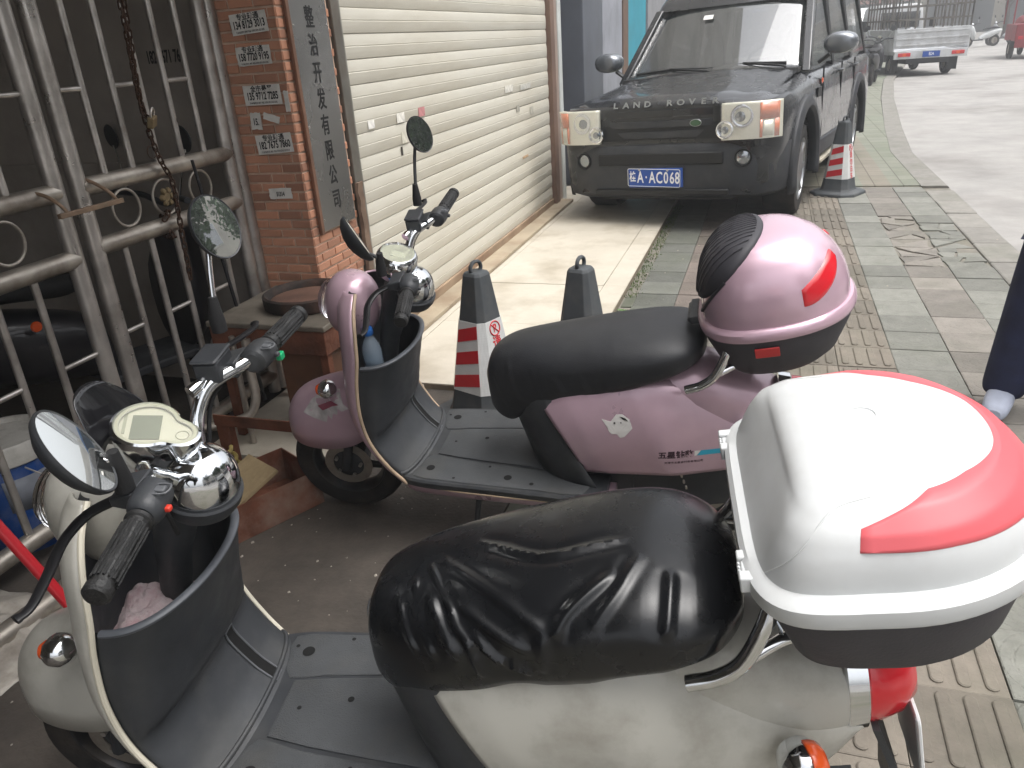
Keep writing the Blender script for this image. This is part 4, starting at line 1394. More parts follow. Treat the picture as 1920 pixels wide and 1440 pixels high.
        ob('dial_face', xf(([(x, y, -.0035) for x, y in egg(.955)], [tuple(range(48))]), HB @ A), mat('cream_dial', '#b3b29c', .5, var=.04, vscale=20), mt, smooth=False)
        ob('dial_ring', xf(tube([(x, y, 0) for x, y in egg(.90)], .004, 8, closed=True, flat=.5), HB @ A), mat('cream_ring', '#a5a592', .4), mt)
        ob('screen', xf(cbox((-.016, -.002, -.0024), (.045, .057, .0012)), HB @ A @ Matrix.Rotation(.35, 4, 'Z')), mat('lcd', '#6f7461', .25, var=.06, vscale=30), mt, smooth=False)
        ob('dial_mark', xf(cbox((-.049, .008, -.0026), (.005, .05, .0008)), HB @ A @ Matrix.Rotation(.35, 4, 'Z')), mat('dial_grey', '#8e907a', .4), mt, smooth=False)
        ob('dial_symbol', xf(tube([(.045 + .010 * cos(a), -.005 + .010 * sin(a), -.0028) for a in [2 * pi * k / 20 for k in range(20)]], .0009, 6, closed=True), HB @ A), mat('dial_grey2', '#94967f', .4), mt)
        ob('dial_glass', xf(([(x, y, .0015) for x, y in egg(.96)], [tuple(range(48))]), HB @ A), M_thin, mt, smooth=False)
        # small smoked wind visor in front
        rows = []
        for i in range(9):
            t = i / 8
            rows.append([(.252 - .035 * t - .03 * cos(u_ * 1.2), .075 * sin(u_ * 1.2) * (1 - .35 * t * t), .955 + .085 * t * (1 - .25 * u_ * u_)) for u_ in [k / 12 * 2 - 1 for k in range(13)]])
        H('visor', loft(rows, closed=False), mat('smoked_visor', '#1a1a1c', .12, coat=.5), solid=.002)
    else:
        A = axis_matrix((.312, 0, .968), (.30, -.05, .95))
        mt = H('instrument_cluster', lathe([(.028, -.085), (.045, -.078), (.058, -.055), (.063, -.035), (.061, -.012), (.055, -.001), (.050, .002), (.047, -.006)], 40, A), M_chrome)
        ob('dial_face', lathe([(0, -.0045), (.049, -.0045)], 40, HB @ A), mat('cream_dial2', '#b9bb9c', .5, var=.05, vscale=20), mt, smooth=False)
        ob('screen', xf(cbox((.002, 0, -.0040), (.04, .03, .001)), HB @ A), mat('lcd2', '#9da084', .3), mt, smooth=False)
        ob('dial_glass', lathe([(0, -.001), (.0485, -.001)], 40, HB @ A), M_thin, mt, smooth=False)
    # ---- footboard
    fb_tab = [(.262, .185), (.30, .203), (.38, .216), (.55, .224), (.72, .232), (.86, .236), (.93, .20)]
    pts = cr(fb_tab, 6)
    oline = [(x, -w) for x, w in pts] + [(x, w) for x, w in reversed(pts)]
    fbg = loft([[(x, y * .985, .262) for x, y in oline], [(x, y, .268) for x, y in oline], [(x, y, .284) for x, y in oline], [(x, y * .975, .290) for x, y in oline]])
    fb = P('footboard', fbg, M_blackp)
    # rubber mats: two side pads and a raised middle
    def pad(outl, z0, z1, nm, e=.006):
        c0 = (sum(p[0] for p in outl) / len(outl), sum(p[1] for p in outl) / len(outl))
        ins = []
        for p in outl:
            d = Vector((p[0] - c0[0], p[1] - c0[1])); l = d.length
            ins.append((p[0] - d.x / l * e, p[1] - d.y / l * e))
        ob(nm, loft([[(x, y, z0) for x, y in outl], [(x, y, z1 - .002) for x, y in outl], [(x, y, z1) for x, y in ins]], cap0=False), M_mat, fb, angle=30)
    for s in (-1, 1):
        a = [(.315, .19), (.40, .202), (.55, .209), (.72, .216), (.86, .219), (.86, .135), (.72, .118), (.55, .102), (.42, .088), (.345, .075), (.322, .125)]
        a = [(p.x, p.y) for p in smooth_path([(x, y * s, 0) for x, y in a], 2, True)]
        if s > 0: a.reverse()
        pad(a, .289, .2935, 'mat_pad')
    pad([(.36, -.068), (.45, -.082), (.58, -.095), (.80, -.112), (.80, .112), (.58, .095), (.45, .082), (.36, .068)], .289, .296, 'middle_pad')
    for (x, y, r) in ((.36, .147, .012), (.36, -.147, .012), (.62, .168, .011), (.62, -.168, .011), (.33, .16, .004), (.45, .19, .004), (.45, -.19, .004), (.55, -.12, .004), (.40, 0, .004), (.50, .03, .006), (.7, -.19, .006), (.7, .19, .006)):
        z = .2964 if abs(y) < .08 else .2938
        ob('screw_hole', lathe([(0, 0), (r, 0), (r * 1.15, .0006)], 16, Matrix.Translation((x, y, z))), M_void, fb)
    jr = [Vector(bucket_pt(.300, k / 30 * 1.9 - .95)) + Vector((.004, 0, -.001)) for k in range(31)]
    P('toe_ridge', tube(jr, .0055, 8), M_blackp)
    sk = []
    for (x, w) in cr([(.285, .186), (.32, .20), (.45, .213), (.65, .222), (.86, .226), (.95, .19)], 5):
        sk.append([(x, -w, .262), (x, -w * .97, .235), (x, -w * .80, .20), (x, -w * .5, .188), (x, w * .5, .188), (x, w * .80, .20), (x, w * .97, .235), (x, w, .262)])
    P('lower_skirt', loft(sk), paint)
    for s in (-1, 1):
        P('skirt_trim', tube([(x, s * w * 1.0, .264) for x, w in cr([(.30, .195), (.45, .2165), (.65, .2265), (.86, .2315)], 4)], .0035, 6), trim)
    # ---- seat base, body, covers
    rows = []
    for (z, xc, xe, w) in cr([(.285, .675, .90, .178), (.36, .655, .86, .172), (.44, .632, .815, .16), (.52, .610, .78, .142), (.60, .60, .76, .12)], 4):
        rows.append([(xc + (xe - xc) * (1 - cos(u * pi / 2)) ** .9, w * sin(u * pi / 2), z) for u in [k / 20 * 2 - 1 for k in range(21)]])
    P('seat_base', loft(rows, closed=False), M_blackp, solid=.004)
    br = []
    for (x, zt, zb, w) in cr([(.78, .56, .34, .115), (.9, .615, .35, .128), (1.05, .66, .36, .132), (1.18, .665, .375, .128), (1.3, .625, .40, .112), (1.4, .575, .43, .088), (1.455, .54, .46, .06)], 5):
        br.append([(x, w * math.copysign(abs(cos(a)) ** .75, cos(a)), (zt + zb) / 2 + (zt - zb) / 2 * math.copysign(abs(sin(a)) ** .75, sin(a))) for a in [2 * pi * k / 28 for k in range(28)]])
    P('tail_body', loft(br), paint)
    covers = {}
    for s in (-1, 1):
        cg = side_cover_geo(s)
        covers[s] = cg
        P('side_cover', cg, paint, solid=.004)
        t = P('rear_turn_signal', lathe([(0, .040), (.018, .038), (.031, .028), (.037, .010), (.037, -.002), (.03, -.02), (0, -.028)], 26, axis_matrix((1.325, s * .155, .475), (.35, s * .9, .1))), M_chrome)
        q = lathe([(0, .042), (.0185, .0400), (.0322, .0295), (.0384, .010), (.0384, -.002)], 26, None, a0=-pi / 2, a1=pi / 2)
        ob('lens', xf(q, axis_matrix((1.325, s * .155, .475), (.35, s * .9, .1), (1, 0, 0))), M_amber, t, solid=.0015)
    P('tail_light', lathe([(0, .085), (.036, .076), (.062, .053), (.075, .022), (.079, 0)], 32, axis_matrix((1.445, 0, .508), (1, 0, .12)), sx=.92, sy=1.1), M_red_lens)
    P('tail_light_bezel', lathe([(.079, 0), (.087, -.004), (.093, -.035), (.089, -.039), (.077, -.006)], 36, axis_matrix((1.445, 0, .508), (1, 0, .12)), sx=.92, sy=1.1, closed=True), M_chrome)
    P('rear_mudguard', loft([[(x - .006, -w, z), (x - .006, w, z), (x + .006, w, z), (x + .006, -w, z)] for x, w, z in ((1.46, .07, .45), (1.50, .075, .36), (1.53, .078, .25), (1.535, .07, .20))]), M_blackp)
    if o.get('plate'):
        lp = P('licence_plate', box(-.002, .002, -.07, .07, -.085, .085), mat('grey_plate', '#9a9da0', .45, var=.12, vscale=20), bevel=.002)
        lp.location = (1.532, 0, .40); lp.rotation_euler = (0, radians(-12), 0)
        fr_ = ob('plate_frame', tube([(0.003, y, z) for y, z in rrect(.142, .172, .012, 4)], .0035, 6, closed=True), mat('white_frame', '#d7d8d8', .5), lp)
        text('lettering', '29681', .05, Matrix(((0, 0, 1, .0023), (1, 0, 0, 0), (0, 1, 0, -.03), (0, 0, 0, 1))), mat('white_print', '#dcd8d6', .5), lp, .0003, .8) if False else None
        for k in range(3):
            ob('plate_line', box(.0022, .0030, -.05 + .006 * k, .05 - .004 * k, .045 - .035 * k, .053 - .035 * k), mat('white_frame', '#d7d8d8', .5), lp)
    # ---- underside
    P('motor_swingarm', join(tube([(.92, -.05, .27), (1.2, -.075, .2)], .022, 10), tube([(.92, .05, .27), (1.2, .075, .2)], .022, 10), box(.75, 1.0, -.11, .11, .21, .33)), M_blackp, bevel=.004)
    for s in (-1, 1):
        P('shock_absorber', join(cyl((1.17, s * .085, .22), (1.10, s * .085, .42), .010, 10), tube([(1.165 - .05 * k / 60, s * .085 + .019 * cos(k * .7), .24 + .14 * k / 60 + 0) for k in range(61)] if False else [(1.162 - .05 * k / 80, s * .085 + .019 * sin(k * .55), .24 + .15 * k / 80 + .019 * cos(k * .55) * .3) for k in range(81)], .0035, 6)), M_steel2)
    P('side_stand', join(tube([(.50, -.10, .20), (.49, -.145, .09), (.475, -.185, -.012)], .010, 10), box(.455, .495, -.215, -.17, -.022, -.012)), M_blackp)
    P('centre_stand', join(*[tube([(.80, s * .09, .20), (.92, s * .11, .12), (1.0, s * .12, .10)], .011, 8) for s in (-1, 1)]), M_steel2)
    for s in (-1, 1):
        P('inner_fender', loft([[(x, s * .100, z0), (x, s * .104, z1), (x, s * .098, z1), (x, s * .094, z0)] for x, z0, z1 in ((.92, .24, .36), (1.05, .20, .37), (1.2, .19, .37), (1.34, .22, .38), (1.42, .30, .40))]), M_blackp)
    # ---- rack
    rk = []
    for s in (-1, 1):
        rk.append(tube(smooth_path([(1.15, s * .168, .640), (1.19, s * .170, .657), (1.225, s * .168, .688), (1.25, s * .157, .745), (1.265, s * .14, .79)], 5), .0125, 12))
        rk.append(tube(smooth_path([(1.225, s * .166, .688), (1.30, s * .13, .712), (1.42, s * .11, .73)], 4), .010, 10))
        rk.append(tube([(1.285, s * .13, .712), (1.265, s * .14, .785)], .007, 8))
    rk.append(tube([(1.30, -.13, .715), (1.30, .13, .715)], .009, 10))
    rk.append(tube([(1.42, -.11, .73), (1.42, .11, .73)], .009, 10))
    rk.append(tube([(1.265, -.14, .79), (1.265, .14, .79)], .009, 10))
    rk.append(tube([(1.36, 0, .72), (1.33, 0, .62)], .012, 10))
    P('rack', join(*rk), M_chrome)
    return S, covers, fr, ST, HB

M_rim = mat('dark_rim', '#3a3a3c', .4, .7, var=.25, vscale=14, dirt='#6a6056', dirt_amt=.5, dscale=10)
M_lip = mat('light_edge', '#56585b', .45, var=.1, vscale=20)
M_void = mat('dark_hole', '#070707', .9)
M_lever = mat('black_lever', '#1d1d1f', .38, .3, var=.15, vscale=20)
M_mat = mat('foot_mat', '#414345', .62, var=.25, vscale=7, bump=.35, bscale=420, dirt='#5a5750', dirt_amt=.4, dscale=5)
M_thin = mat('thin_glass', '#ffffff', .03, alpha=.10, spec=.6)
M_wpaint = mat('cream_white_paint', '#adaba3', .36, coat=.2, var=.05, vscale=5, dirt='#6d675a', dirt_amt=.5, dscale=7, rvar=.08)
M_ppaint = mat('pink_metallic_paint', '#bfa2ae', .33, .3, coat=.35, var=.05, vscale=6, dirt='#85727a', dirt_amt=.3, dscale=4, rvar=.06)
M_ctrim = mat('cream_trim', '#c9c3b2', .45, var=.08, vscale=12)
M_ptrim = mat('worn_gold_trim', '#b09a82', .45, var=.2, vscale=12)
M_vinyl = mat('black_vinyl', '#121315', .26, var=.2, vscale=12, bump=.03, bscale=40, rvar=.05)
M_leather = mat('black_seat_cover', '#232427', .46, var=.2, vscale=10, bump=.12, bscale=320, dirt='#4a4a4a', dirt_amt=.2, dscale=9)
M_redbtn = mat('red_button', '#c63a2a', .4)
M_grnbtn = mat('green_button', '#159a63', .35)
M_greybtn = mat('grey_button', '#3c3d40', .4)

white_opts = dict(meter='egg', btn=(M_redbtn, M_greybtn), plate=True, stem=M_chrome,
                  mirR=((.338, .242, 1.222), (.885, -.355, .326), (.322, .20, 1.062), .047, .058, (.3, .95, 0)),
                  mirL=((.356, -.245, 1.068), (.775, .345, .49), (.372, -.20, 1.0), .050, .069, (-.2, 1, -.2)))
W, wc, wfen, wST, wHB = make_scooter('white scooter with a bulky white and red top box, nearest the camera', (-1.23, .93), 8.0, 4.0, 2.5, 4.0, M_wpaint, M_ctrim, white_opts)
pink_opts = dict(meter='round', btn=(M_greybtn, M_greybtn), plate=False, stem=M_blackp,
                 mirR=((.325, .272, 1.237), (.80, -.5, .33), (.305, .222, 1.055), .042, .056, (.3, .95, 0)),
                 mirL=((.315, -.245, 1.098), (.785, .50, .41), (.345, -.20, 1.0), .050, .068, (-.5, .85, 0)))
Pk, pc, pfen, pST, pHB = make_scooter('mauve pink scooter with a matching pink top box, behind the white one', (-1.33, 2.12), 3.0, 7.0, 6.0, 6.0, M_ppaint, M_ptrim, pink_opts)
# front brake hose tag on the white scooter: small green switch by the right grip
o = ob('green_switch', xf(cbox((.418, .235, .955), (.012, .016, .014)), wHB), M_grnbtn, W, bevel=.002)

# ---- seats
FOLDS = [[(0.715, -0.055, 0.702), (0.755, -0.142, 0.638)], [(0.695, -0.088, 0.677), (0.72, -0.129, 0.637)], [(0.743, -0.04, 0.713), (0.787, -0.112, 0.703)], [(0.755, -0.099, 0.698), (0.794, -0.15, 0.654)], [(0.773, -0.034, 0.722), (0.854, -0.1, 0.731), (0.923, -0.15, 0.722)], [(0.815, -0.119, 0.71), (0.861, -0.149, 0.7), (0.908, -0.167, 0.684)], [(0.794, -0.129, 0.693), (0.823, -0.153, 0.672)], [(0.838, -0.154, 0.679), (0.869, -0.164, 0.656), (0.908, -0.169, 0.642)], [(0.961, -0.163, 0.722), (0.976, -0.144, 0.744), (1.027, -0.104, 0.771)], [(1.02, -0.158, 0.745), (1.047, -0.125, 0.768), (1.073, -0.076, 0.782)], [(0.838, 0.0, 0.74), (0.93, -0.044, 0.761), (1.027, -0.03, 0.781)], [(1.12, -0.166, 0.748), (1.125, -0.107, 0.776)], [(1.163, -0.033, 0.775), (1.171, -0.077, 0.769)], [(0.938, -0.169, 0.7), (0.938, -0.173, 0.658)], [(0.999, -0.087, 0.77), (1.034, -0.066, 0.779)], [(0.823, -0.154, 0.667), (0.838, -0.16, 0.626)], [(1.092, -0.164, 0.75), (1.115, -0.145, 0.763)], [(0.794, 0.048, 0.726), (0.938, 0.063, 0.761)], [(0.801, 0.064, 0.726), (0.976, 0.023, 0.772)], [(1.098, -0.168, 0.747), (1.135, -0.147, 0.76), (1.163, -0.134, 0.758)]]
def fold_list(F_, wd, am, ext=.35):
    out = []
    r_ = random.Random(4)
    for f in F_:
        w_ = wd * r_.uniform(.75, 1.35); a_ = am * r_.uniform(.7, 1.25)
        pts = [Vector(q) for q in f]
        if len(pts) < 2 or (pts[0] - pts[-1]).length < .01: continue
        pts = [pts[0] + (pts[0] - pts[1]) * ext] + pts + [pts[-1] + (pts[-1] - pts[-2]) * ext]
        pts = smooth_path(pts, 4)
        n_ = len(pts) - 1
        segs = [(pts[k], pts[k + 1] - pts[k], max(1e-9, (pts[k + 1] - pts[k]).length_squared), k / n_, (k + 1) / n_) for k in range(n_)]
        m_ = 3.2 * w_
        lo_ = Vector((min(q.x for q in pts) - m_, min(q.y for q in pts) - m_, min(q.z for q in pts) - m_))
        hi_ = Vector((max(q.x for q in pts) + m_, max(q.y for q in pts) + m_, max(q.z for q in pts) + m_))
        out.append((lo_, hi_, segs, w_, a_))
    return out
ob('seat', seat_geo([(.606,.595,.545,.03),(.63,.662,.49,.085),(.69,.698,.47,.122),(.78,.725,.515,.15),(.90,.755,.565,.168),(1.02,.78,.605,.18),(1.12,.785,.635,.18),(1.19,.765,.66,.156),(1.23,.735,.685,.10),(1.241,.71,.70,.03)], .0085, 1.7, 210, 30, hem=.022, strokes=fold_list(FOLDS[:12] + FOLDS[13:14] + FOLDS[15:16], .0085, 1.3)), M_vinyl, W)
PF = [[(.60, -.09, .60), (.625, -.105, .54)], [(.64, -.10, .65), (.66, -.115, .56), (.69, -.118, .54)], [(.72, -.12, .64), (.735, -.125, .58)], [(.78, -.13, .63), (.80, -.14, .60)], [(.86, -.14, .65), (.875, -.145, .61)], [(.93, -.15, .66), (.945, -.155, .62)]]
ob('seat', seat_geo([(.548, .60, .55, .03), (.572, .658, .475, .078), (.63, .697, .450, .110), (.72, .718, .50, .130), (.85, .738, .55, .148), (.98, .757, .59, .162), (1.08, .766, .63, .162), (1.15, .764, .665, .14), (1.188, .75, .69, .09), (1.2, .73, .70, .03)], .006, 5.1, 120, 16, hem=.012, strokes=fold_list(PF, .010, 1.1)), M_leather, Pk)

# ---- top boxes
def tilt_box(S, x, z, deg):
    return Matrix.Translation((x, 0, z)) @ Matrix.Rotation(radians(deg), 4, 'Y') @ Matrix.Translation((-x, 0, -z))
# white box: deep grey tray, white lid with flat sloping front and a red U-shaped reflector
M_wbox = mat('white_box_plastic', '#c6c8c8', .42, var=.03, vscale=6, dirt='#9a968d', dirt_amt=.25, dscale=7)
M_gbase = mat('grey_box_base', '#403e42', .65, var=.12, vscale=10, bump=.1, bscale=200)
T = tilt_box(W, 1.30, .83, -8.0)
ol = lambda a, b, hw, **k: box_outline(a, b, hw, 72, e_r=2.02, **k)
bx = ob('top_box', xf(loft([[(x, y, z) for x, y in ol(*a)] for z, a in ((.690, (1.315, 1.530, .15)), (.694, (1.288, 1.575, .178)), (.715, (1.270, 1.595, .195)), (.80, (1.240, 1.617, .220)), (.835, (1.233, 1.625, .226)))]), T), M_gbase, W)
ob('rim', xf(loft([[(x, y, z) for x, y in ol(*a)] for z, a in ((.832, (1.237, 1.622, .227)), (.834, (1.222, 1.638, .244)), (.842, (1.218, 1.642, .248)), (.862, (1.219, 1.640, .247)), (.870, (1.226, 1.633, .235)), (.872, (1.241, 1.620, .223)))]), T), M_wbox, bx)
def wl(z_):
    tab = [(.868, 1.236, 1.622, .224, 5.5), (.893, 1.247, 1.617, .222, 6), (.917, 1.258, 1.606, .216, 6), (.942, 1.271, 1.585, .202, 5.5), (.962, 1.288, 1.558, .176, 4.5), (.974, 1.31, 1.475, .138, 3.2), (.9805, 1.35, 1.430, .072, 2.6), (.982, 1.385, 1.40, .02, 2.2)]
    return interp(tab, z_)
zs = [.868, .878, .890, .902, .912, .922, .932, .942, .949, .956, .962, .968, .974, .9775, .9805, .982]
rows = []
for z in zs:
    x0, x1, hw, ef = wl(z)
    rows.append([(x, y, z) for x, y in box_outline(x0, x1, hw, 96, ef, 2.1)])
for i, r in enumerate(rows):
    t = (zs[i] - .868) / .114
    for k, p in enumerate(r):
        if p[0] < 1.345:
            wgt = max(0, 1 - (abs(p[1]) / .165) ** 4) * max(0, min(1, t * 1.6)) * max(0, 1 - max(0, t - .75) / .3)
            q_ = max(0, min(1, (1.345 - p[0]) / .08)); r[k] = (p[0] + .013 * wgt * q_ * q_ * (3 - 2 * q_), p[1], p[2])
lid0 = loft(rows, cap0=False)
lid = ob('lid', xf(lid0, T), M_wbox, bx, angle=50)
LT = BVHTree.FromPolygons([Vector(p) for p in lid0[0]], lid0[1])
CL = Vector((1.42, 0, .87))
def lid_ray(th, phi, off, tree=LT, cen=CL):
    d = Vector((cos(th) * cos(phi), sin(th) * cos(phi), sin(phi)))
    h = tree.ray_cast(cen, d)
    return h[0] + d * off
rings = []
NA = 110
amax = radians(107)
for i in range(NA + 1):
    th = -amax + 2 * amax * i / NA
    f = abs(th) / amax * 104
    lo = interp([(0, 9), (40, 12), (75, 14), (95, 14), (104, 14)], f)[0]
    hi = interp([(0, 33), (30, 33), (55, 34), (78, 32.5), (95, 25), (104, 21)], f)[0]
    rings.append([lid_ray(th, radians(lerp(lo, hi, k / 16)), .0004 if k in (0, 16) or i in (0, NA) else .0035) for k in range(17)])
ob('reflector', xf(loft(rings, closed=False), T), mat('red_reflector', '#cd5c62', .42, coat=.05, var=.04, vscale=6), lid, angle=60)
for (x, y) in ((1.226, .165), (1.226, -.15)):
    ob('hinge', xf(join(box(x - .012, x + .01, y - .030, y - .012, .842, .866), box(x - .008, x + .01, y - .0119, y + .0119, .842, .862), box(x - .012, x + .01, y + .012, y + .030, .842, .866), *[box(x - .0125, x - .0081, y - .0075 + .0075 * k - .0022, y - .0075 + .0075 * k + .0022, .841, .863) for k in range(3)]), T), M_wbox, bx, bevel=.003)
ob('emblem', xf(tube([(1.405 + .02 * cos(a), .01 + .02 * sin(a), 0.9823) for a in [pi * k / 10 - 1.2 for k in range(14)]], .0006, 6), T), M_wbox, lid)
for s in (-1, 1):
    pts = [lid_ray(s * radians(a), radians(p_), .0003) for a, p_ in ((134, 1), (127, 8), (122, 15), (119, 22), (115, 27), (104, 31))]
    ob('lid_crease', xf(tube(smooth_path(pts, 4), .0013, 6), T), M_wbox, lid)

# pink box
M_pbox = mat('pink_box_paint', '#c2a4b1', .27, .35, coat=.5, var=.03, vscale=8)
T = tilt_box(Pk, 1.2, .79, -10.0)
bx = ob('top_box', xf(loft([[(x, y, z) for x, y in box_outline(*a, 72, e_f=2.6, e_r=2.2)] for z, a in ((.665, (1.26, 1.47, .13)), (.668, (1.235, 1.50, .155)), (.69, (1.215, 1.525, .175)), (.76, (1.188, 1.56, .198)), (.79, (1.184, 1.565, .202)))]), T), M_gbase, Pk)
ob('rim', xf(loft([[(x, y, z) for x, y in box_outline(*a, 72, e_f=2.6, e_r=2.2)] for z, a in ((.788, (1.186, 1.563, .20)), (.79, (1.176, 1.574, .211)), (.797, (1.173, 1.577, .214)), (.812, (1.174, 1.576, .213)), (.820, (1.18, 1.57, .206)), (.822, (1.19, 1.56, .197)))]), T), M_pbox, bx)
def pl_(z):
    return interp([(.818, 1.188, 1.562, .199), (.86, 1.190, 1.562, .199), (.90, 1.197, 1.553, .193), (.94, 1.210, 1.532, .180), (.975, 1.232, 1.50, .158), (1.0, 1.262, 1.462, .126), (1.012, 1.295, 1.425, .085), (1.0165, 1.33, 1.385, .04), (1.0175, 1.35, 1.365, .01)], z)
rows = [[(x, y, z) for x, y in box_outline(*pl_(z), 72, 2.6, 2.25)] for z in (.818, .83, .845, .86, .875, .89, .905, .92, .935, .95, .963, .975, .985, .993, 1.0, 1.006, 1.012, 1.0145, 1.0165, 1.0175)]
plg = xf(loft(rows, cap0=False), T)
lid = ob('lid', plg, M_pbox, bx, angle=60)
def plid_pt(th, z, off):
    x0, x1, hw = pl_(z)
    c_, s_ = cos(th), sin(th)
    cx_ = lerp(x0, x1, .42)
    ex = 2 / (2.25 if c_ >= 0 else 2.6)
    x = cx_ + ((x1 - cx_) if c_ >= 0 else (cx_ - x0)) * math.copysign(abs(c_) ** ex, c_)
    y = hw * math.copysign(abs(s_) ** ex, s_)
    n_ = Vector((x - cx_, y, .02 + max(0, z - .9) * 2.2)).normalized()
    return Vector((x, y, z)) + n_ * off
# black ribbed backrest pad on the front of the lid
plid0 = loft(rows, cap0=False)
PT = BVHTree.FromPolygons([Vector(p) for p in plid0[0]], plid0[1])
PC = Vector((1.36, 0, .86))
D0 = Vector((-.68, 0, .73)).normalized(); DU = Vector((.73, 0, .68)); DV = Vector((0, 1, 0))
def pad_pt(ang, r, off):
    a_ = r * (radians(47) if cos(ang) > 0 else radians(54)) * abs(cos(ang)) + r * radians(50) * abs(sin(ang)) if False else r * sqrt((radians(46) * cos(ang)) ** 2 + (radians(52) * sin(ang)) ** 2)
    e = (DU * cos(ang) + DV * sin(ang))
    d = (D0 * cos(a_) + e * sin(a_)).normalized()
    h = PT.ray_cast(PC, d)
    return h[0] + d * off
M_pad = mat('ribbed_pad', '#2f2e33', .6, var=.12, vscale=10)
rings = []
for r, off in ((0.001, .012), (.25, .012), (.5, .012), (.75, .012), (.9, .011), (.97, .008), (1.0, .003), (1.01, -.001)):
    rings.append([pad_pt(2 * pi * k / 48, r, off) for k in range(48)])
pd = ob('backrest_pad', xf(loft(rings, cap1=False), T), M_pad, lid, angle=60)
rb = []
for j in range(-8, 9):
    v = j / 9.0
    L_ = sqrt(max(0, .80 - v * v))
    pth = []
    for k in range(13):
        u = lerp(-L_, L_, k / 12)
        pth.append(pad_pt(atan2(v, u), sqrt(u * u + v * v), .0125))
    if L_ > .15: rb.append(tube(pth, .0014, 5))
ob('pad_ribs', xf(join(*rb), T), M_pad, pd)
for s in (-1, 1):
    pth = [pad_pt(s * radians(a), 1.0 + e_, .0005) for a, e_ in ((95, 0.0), (110, .02), (125, .08), (140, .17), (152, .24))]
    ob('pad_edge', xf(tube(smooth_path(pth, 4), [.0055] * 17, 6), T), M_pad, lid)
# red rear lenses left and right
for s in (-1, 1):
    rings = []
    for i in range(25):
        t = i / 24
        th = s * radians(lerp(66, 22, t))
        pc_ = lerp(6, 26, t ** 1.3)
        hh = 8.0 * sqrt(max(0.02, 1 - (2 * t - .72) ** 2 if t < .36 else 1 - ((t - .36) / .66) ** 2)) + .5
        rings.append([lid_ray(th, radians(pc_ + hh * (k / 4 - 1)), .004 if 0 < k < 8 and 0 < i < 24 else .0003, PT, PC) for k in range(9)])
    ob('rear_lens', xf(loft(rings, closed=False), T), M_red_lens, lid, angle=60)
M_rrefl = mat('red_reflector_tab', '#c8393a', .4, var=.05, vscale=20)
ob('side_reflector', xf(xf(box(-.030, .030, -.005, .0, -.016, .016), axis_matrix((1.345, -.197, .755), (0, -.32, .95), (1, 0, 0))), T), M_rrefl, bx, bevel=.002)
ob('hinge', xf(join(box(1.155, 1.185, -.06, .06, .79, .812), cyl((1.155, -.05, .80), (1.155, .05, .80), .009, 10)), T), M_blackp, bx, bevel=.003)

# stickers and lettering on the pink scooter
Mst = mat('white_sticker', '#cfccc8', .5, var=.05, vscale=40)
FN = lambda x, z, y=-.35: Matrix(((1, 0, 0, x), (0, 0, -1, y), (0, 1, 0, z), (0, 0, 0, 1)))
def on_cover(nm, o, off=.003):
    subdivide(o.data, 2 if nm != 'lettering' else 0)
    drape(o, pc[-1], (0, 1, 0), off)
st = [(-.045, .018), (-.02, .012), (-.004, .034), (.014, .036), (.034, .022), (.042, -.004), (.02, -.032), (.008, -.036), (-.002, -.024), (-.016, -.026), (-.024, -.018), (-.028, -.006)]
o = ob('sticker', prism(st, FN(.965, .517), .0006), Mst, Pk, smooth=False); on_cover('sticker', o)
for (a, b, r) in ((-.008, .010, .0028), (.010, .012, .0022)):
    q = ob('sticker_mark', prism([(a + r * cos(t), b + r * sin(t)) for t in [2 * pi * k / 8 for k in range(8)]], FN(.965, .517), .0004), M_ink, Pk, smooth=False); on_cover('m', q, .0042)
q = ob('sticker_mark', prism([(.006, .030), (.022, .026), (.030, .018), (.016, .022)], FN(.965, .517), .0004), M_ink, Pk, smooth=False); on_cover('m', q, .0042)
Mdk = mat('dark_print', '#3b2630', .5)
q = text('lettering', '五星钻豹', .026, FN(1.128, .425), Mdk, Pk, .0003, .95, .0008); on_cover('lettering', q, .003)
q = text('lettering', '天津市五星自行车有限公司', .009, FN(1.15, .398), Mdk, Pk, .0002, 1.0); on_cover('lettering', q, .003)
q = ob('badge', prism([(0, 0), (.07, .002), (.07, .018), (.012, .017)], FN(1.185, .418), .0006), mat('cyan_print', '#2d9ab5', .45), Pk, smooth=False); on_cover('b', q, .003)
q = ob('badge', prism([(-.006, 0), (-.001, 0), (.011, .017), (-.006, .017)], FN(1.185, .418), .0006), Mst, Pk, smooth=False); on_cover('b', q, .003)
fsg = loft(pfen, closed=False)
zz = [(-.12, .0), (-.085, .045), (-.04, .075), (.02, .085), (.035, .045), (.055, .03), (.03, .02), (.015, .028), (.012, .008), (-.002, .012), (-.01, -.008), (-.022, .006), (-.03, -.02), (-.075, -.012)]
o = ob('fender_sticker', prism(zz, FN(.03, .435), .0006), mat('grey_sticker', '#b7b2b1', .5, var=.25, vscale=30), Pk, smooth=False)
subdivide(o.data, 2); drape(o, fsg, (0, 1, 0), .0035)
q = ob('sticker_mark', prism([(-.06, .03), (-.01, .05), (.02, .04), (-.005, .034), (-.04, .018)], FN(.03, .435), .0004), mat('pink_mark', '#8e4a5a', .5), Pk, smooth=False); subdivide(q.data, 2); drape(q, fsg, (0, 1, 0), .0046)

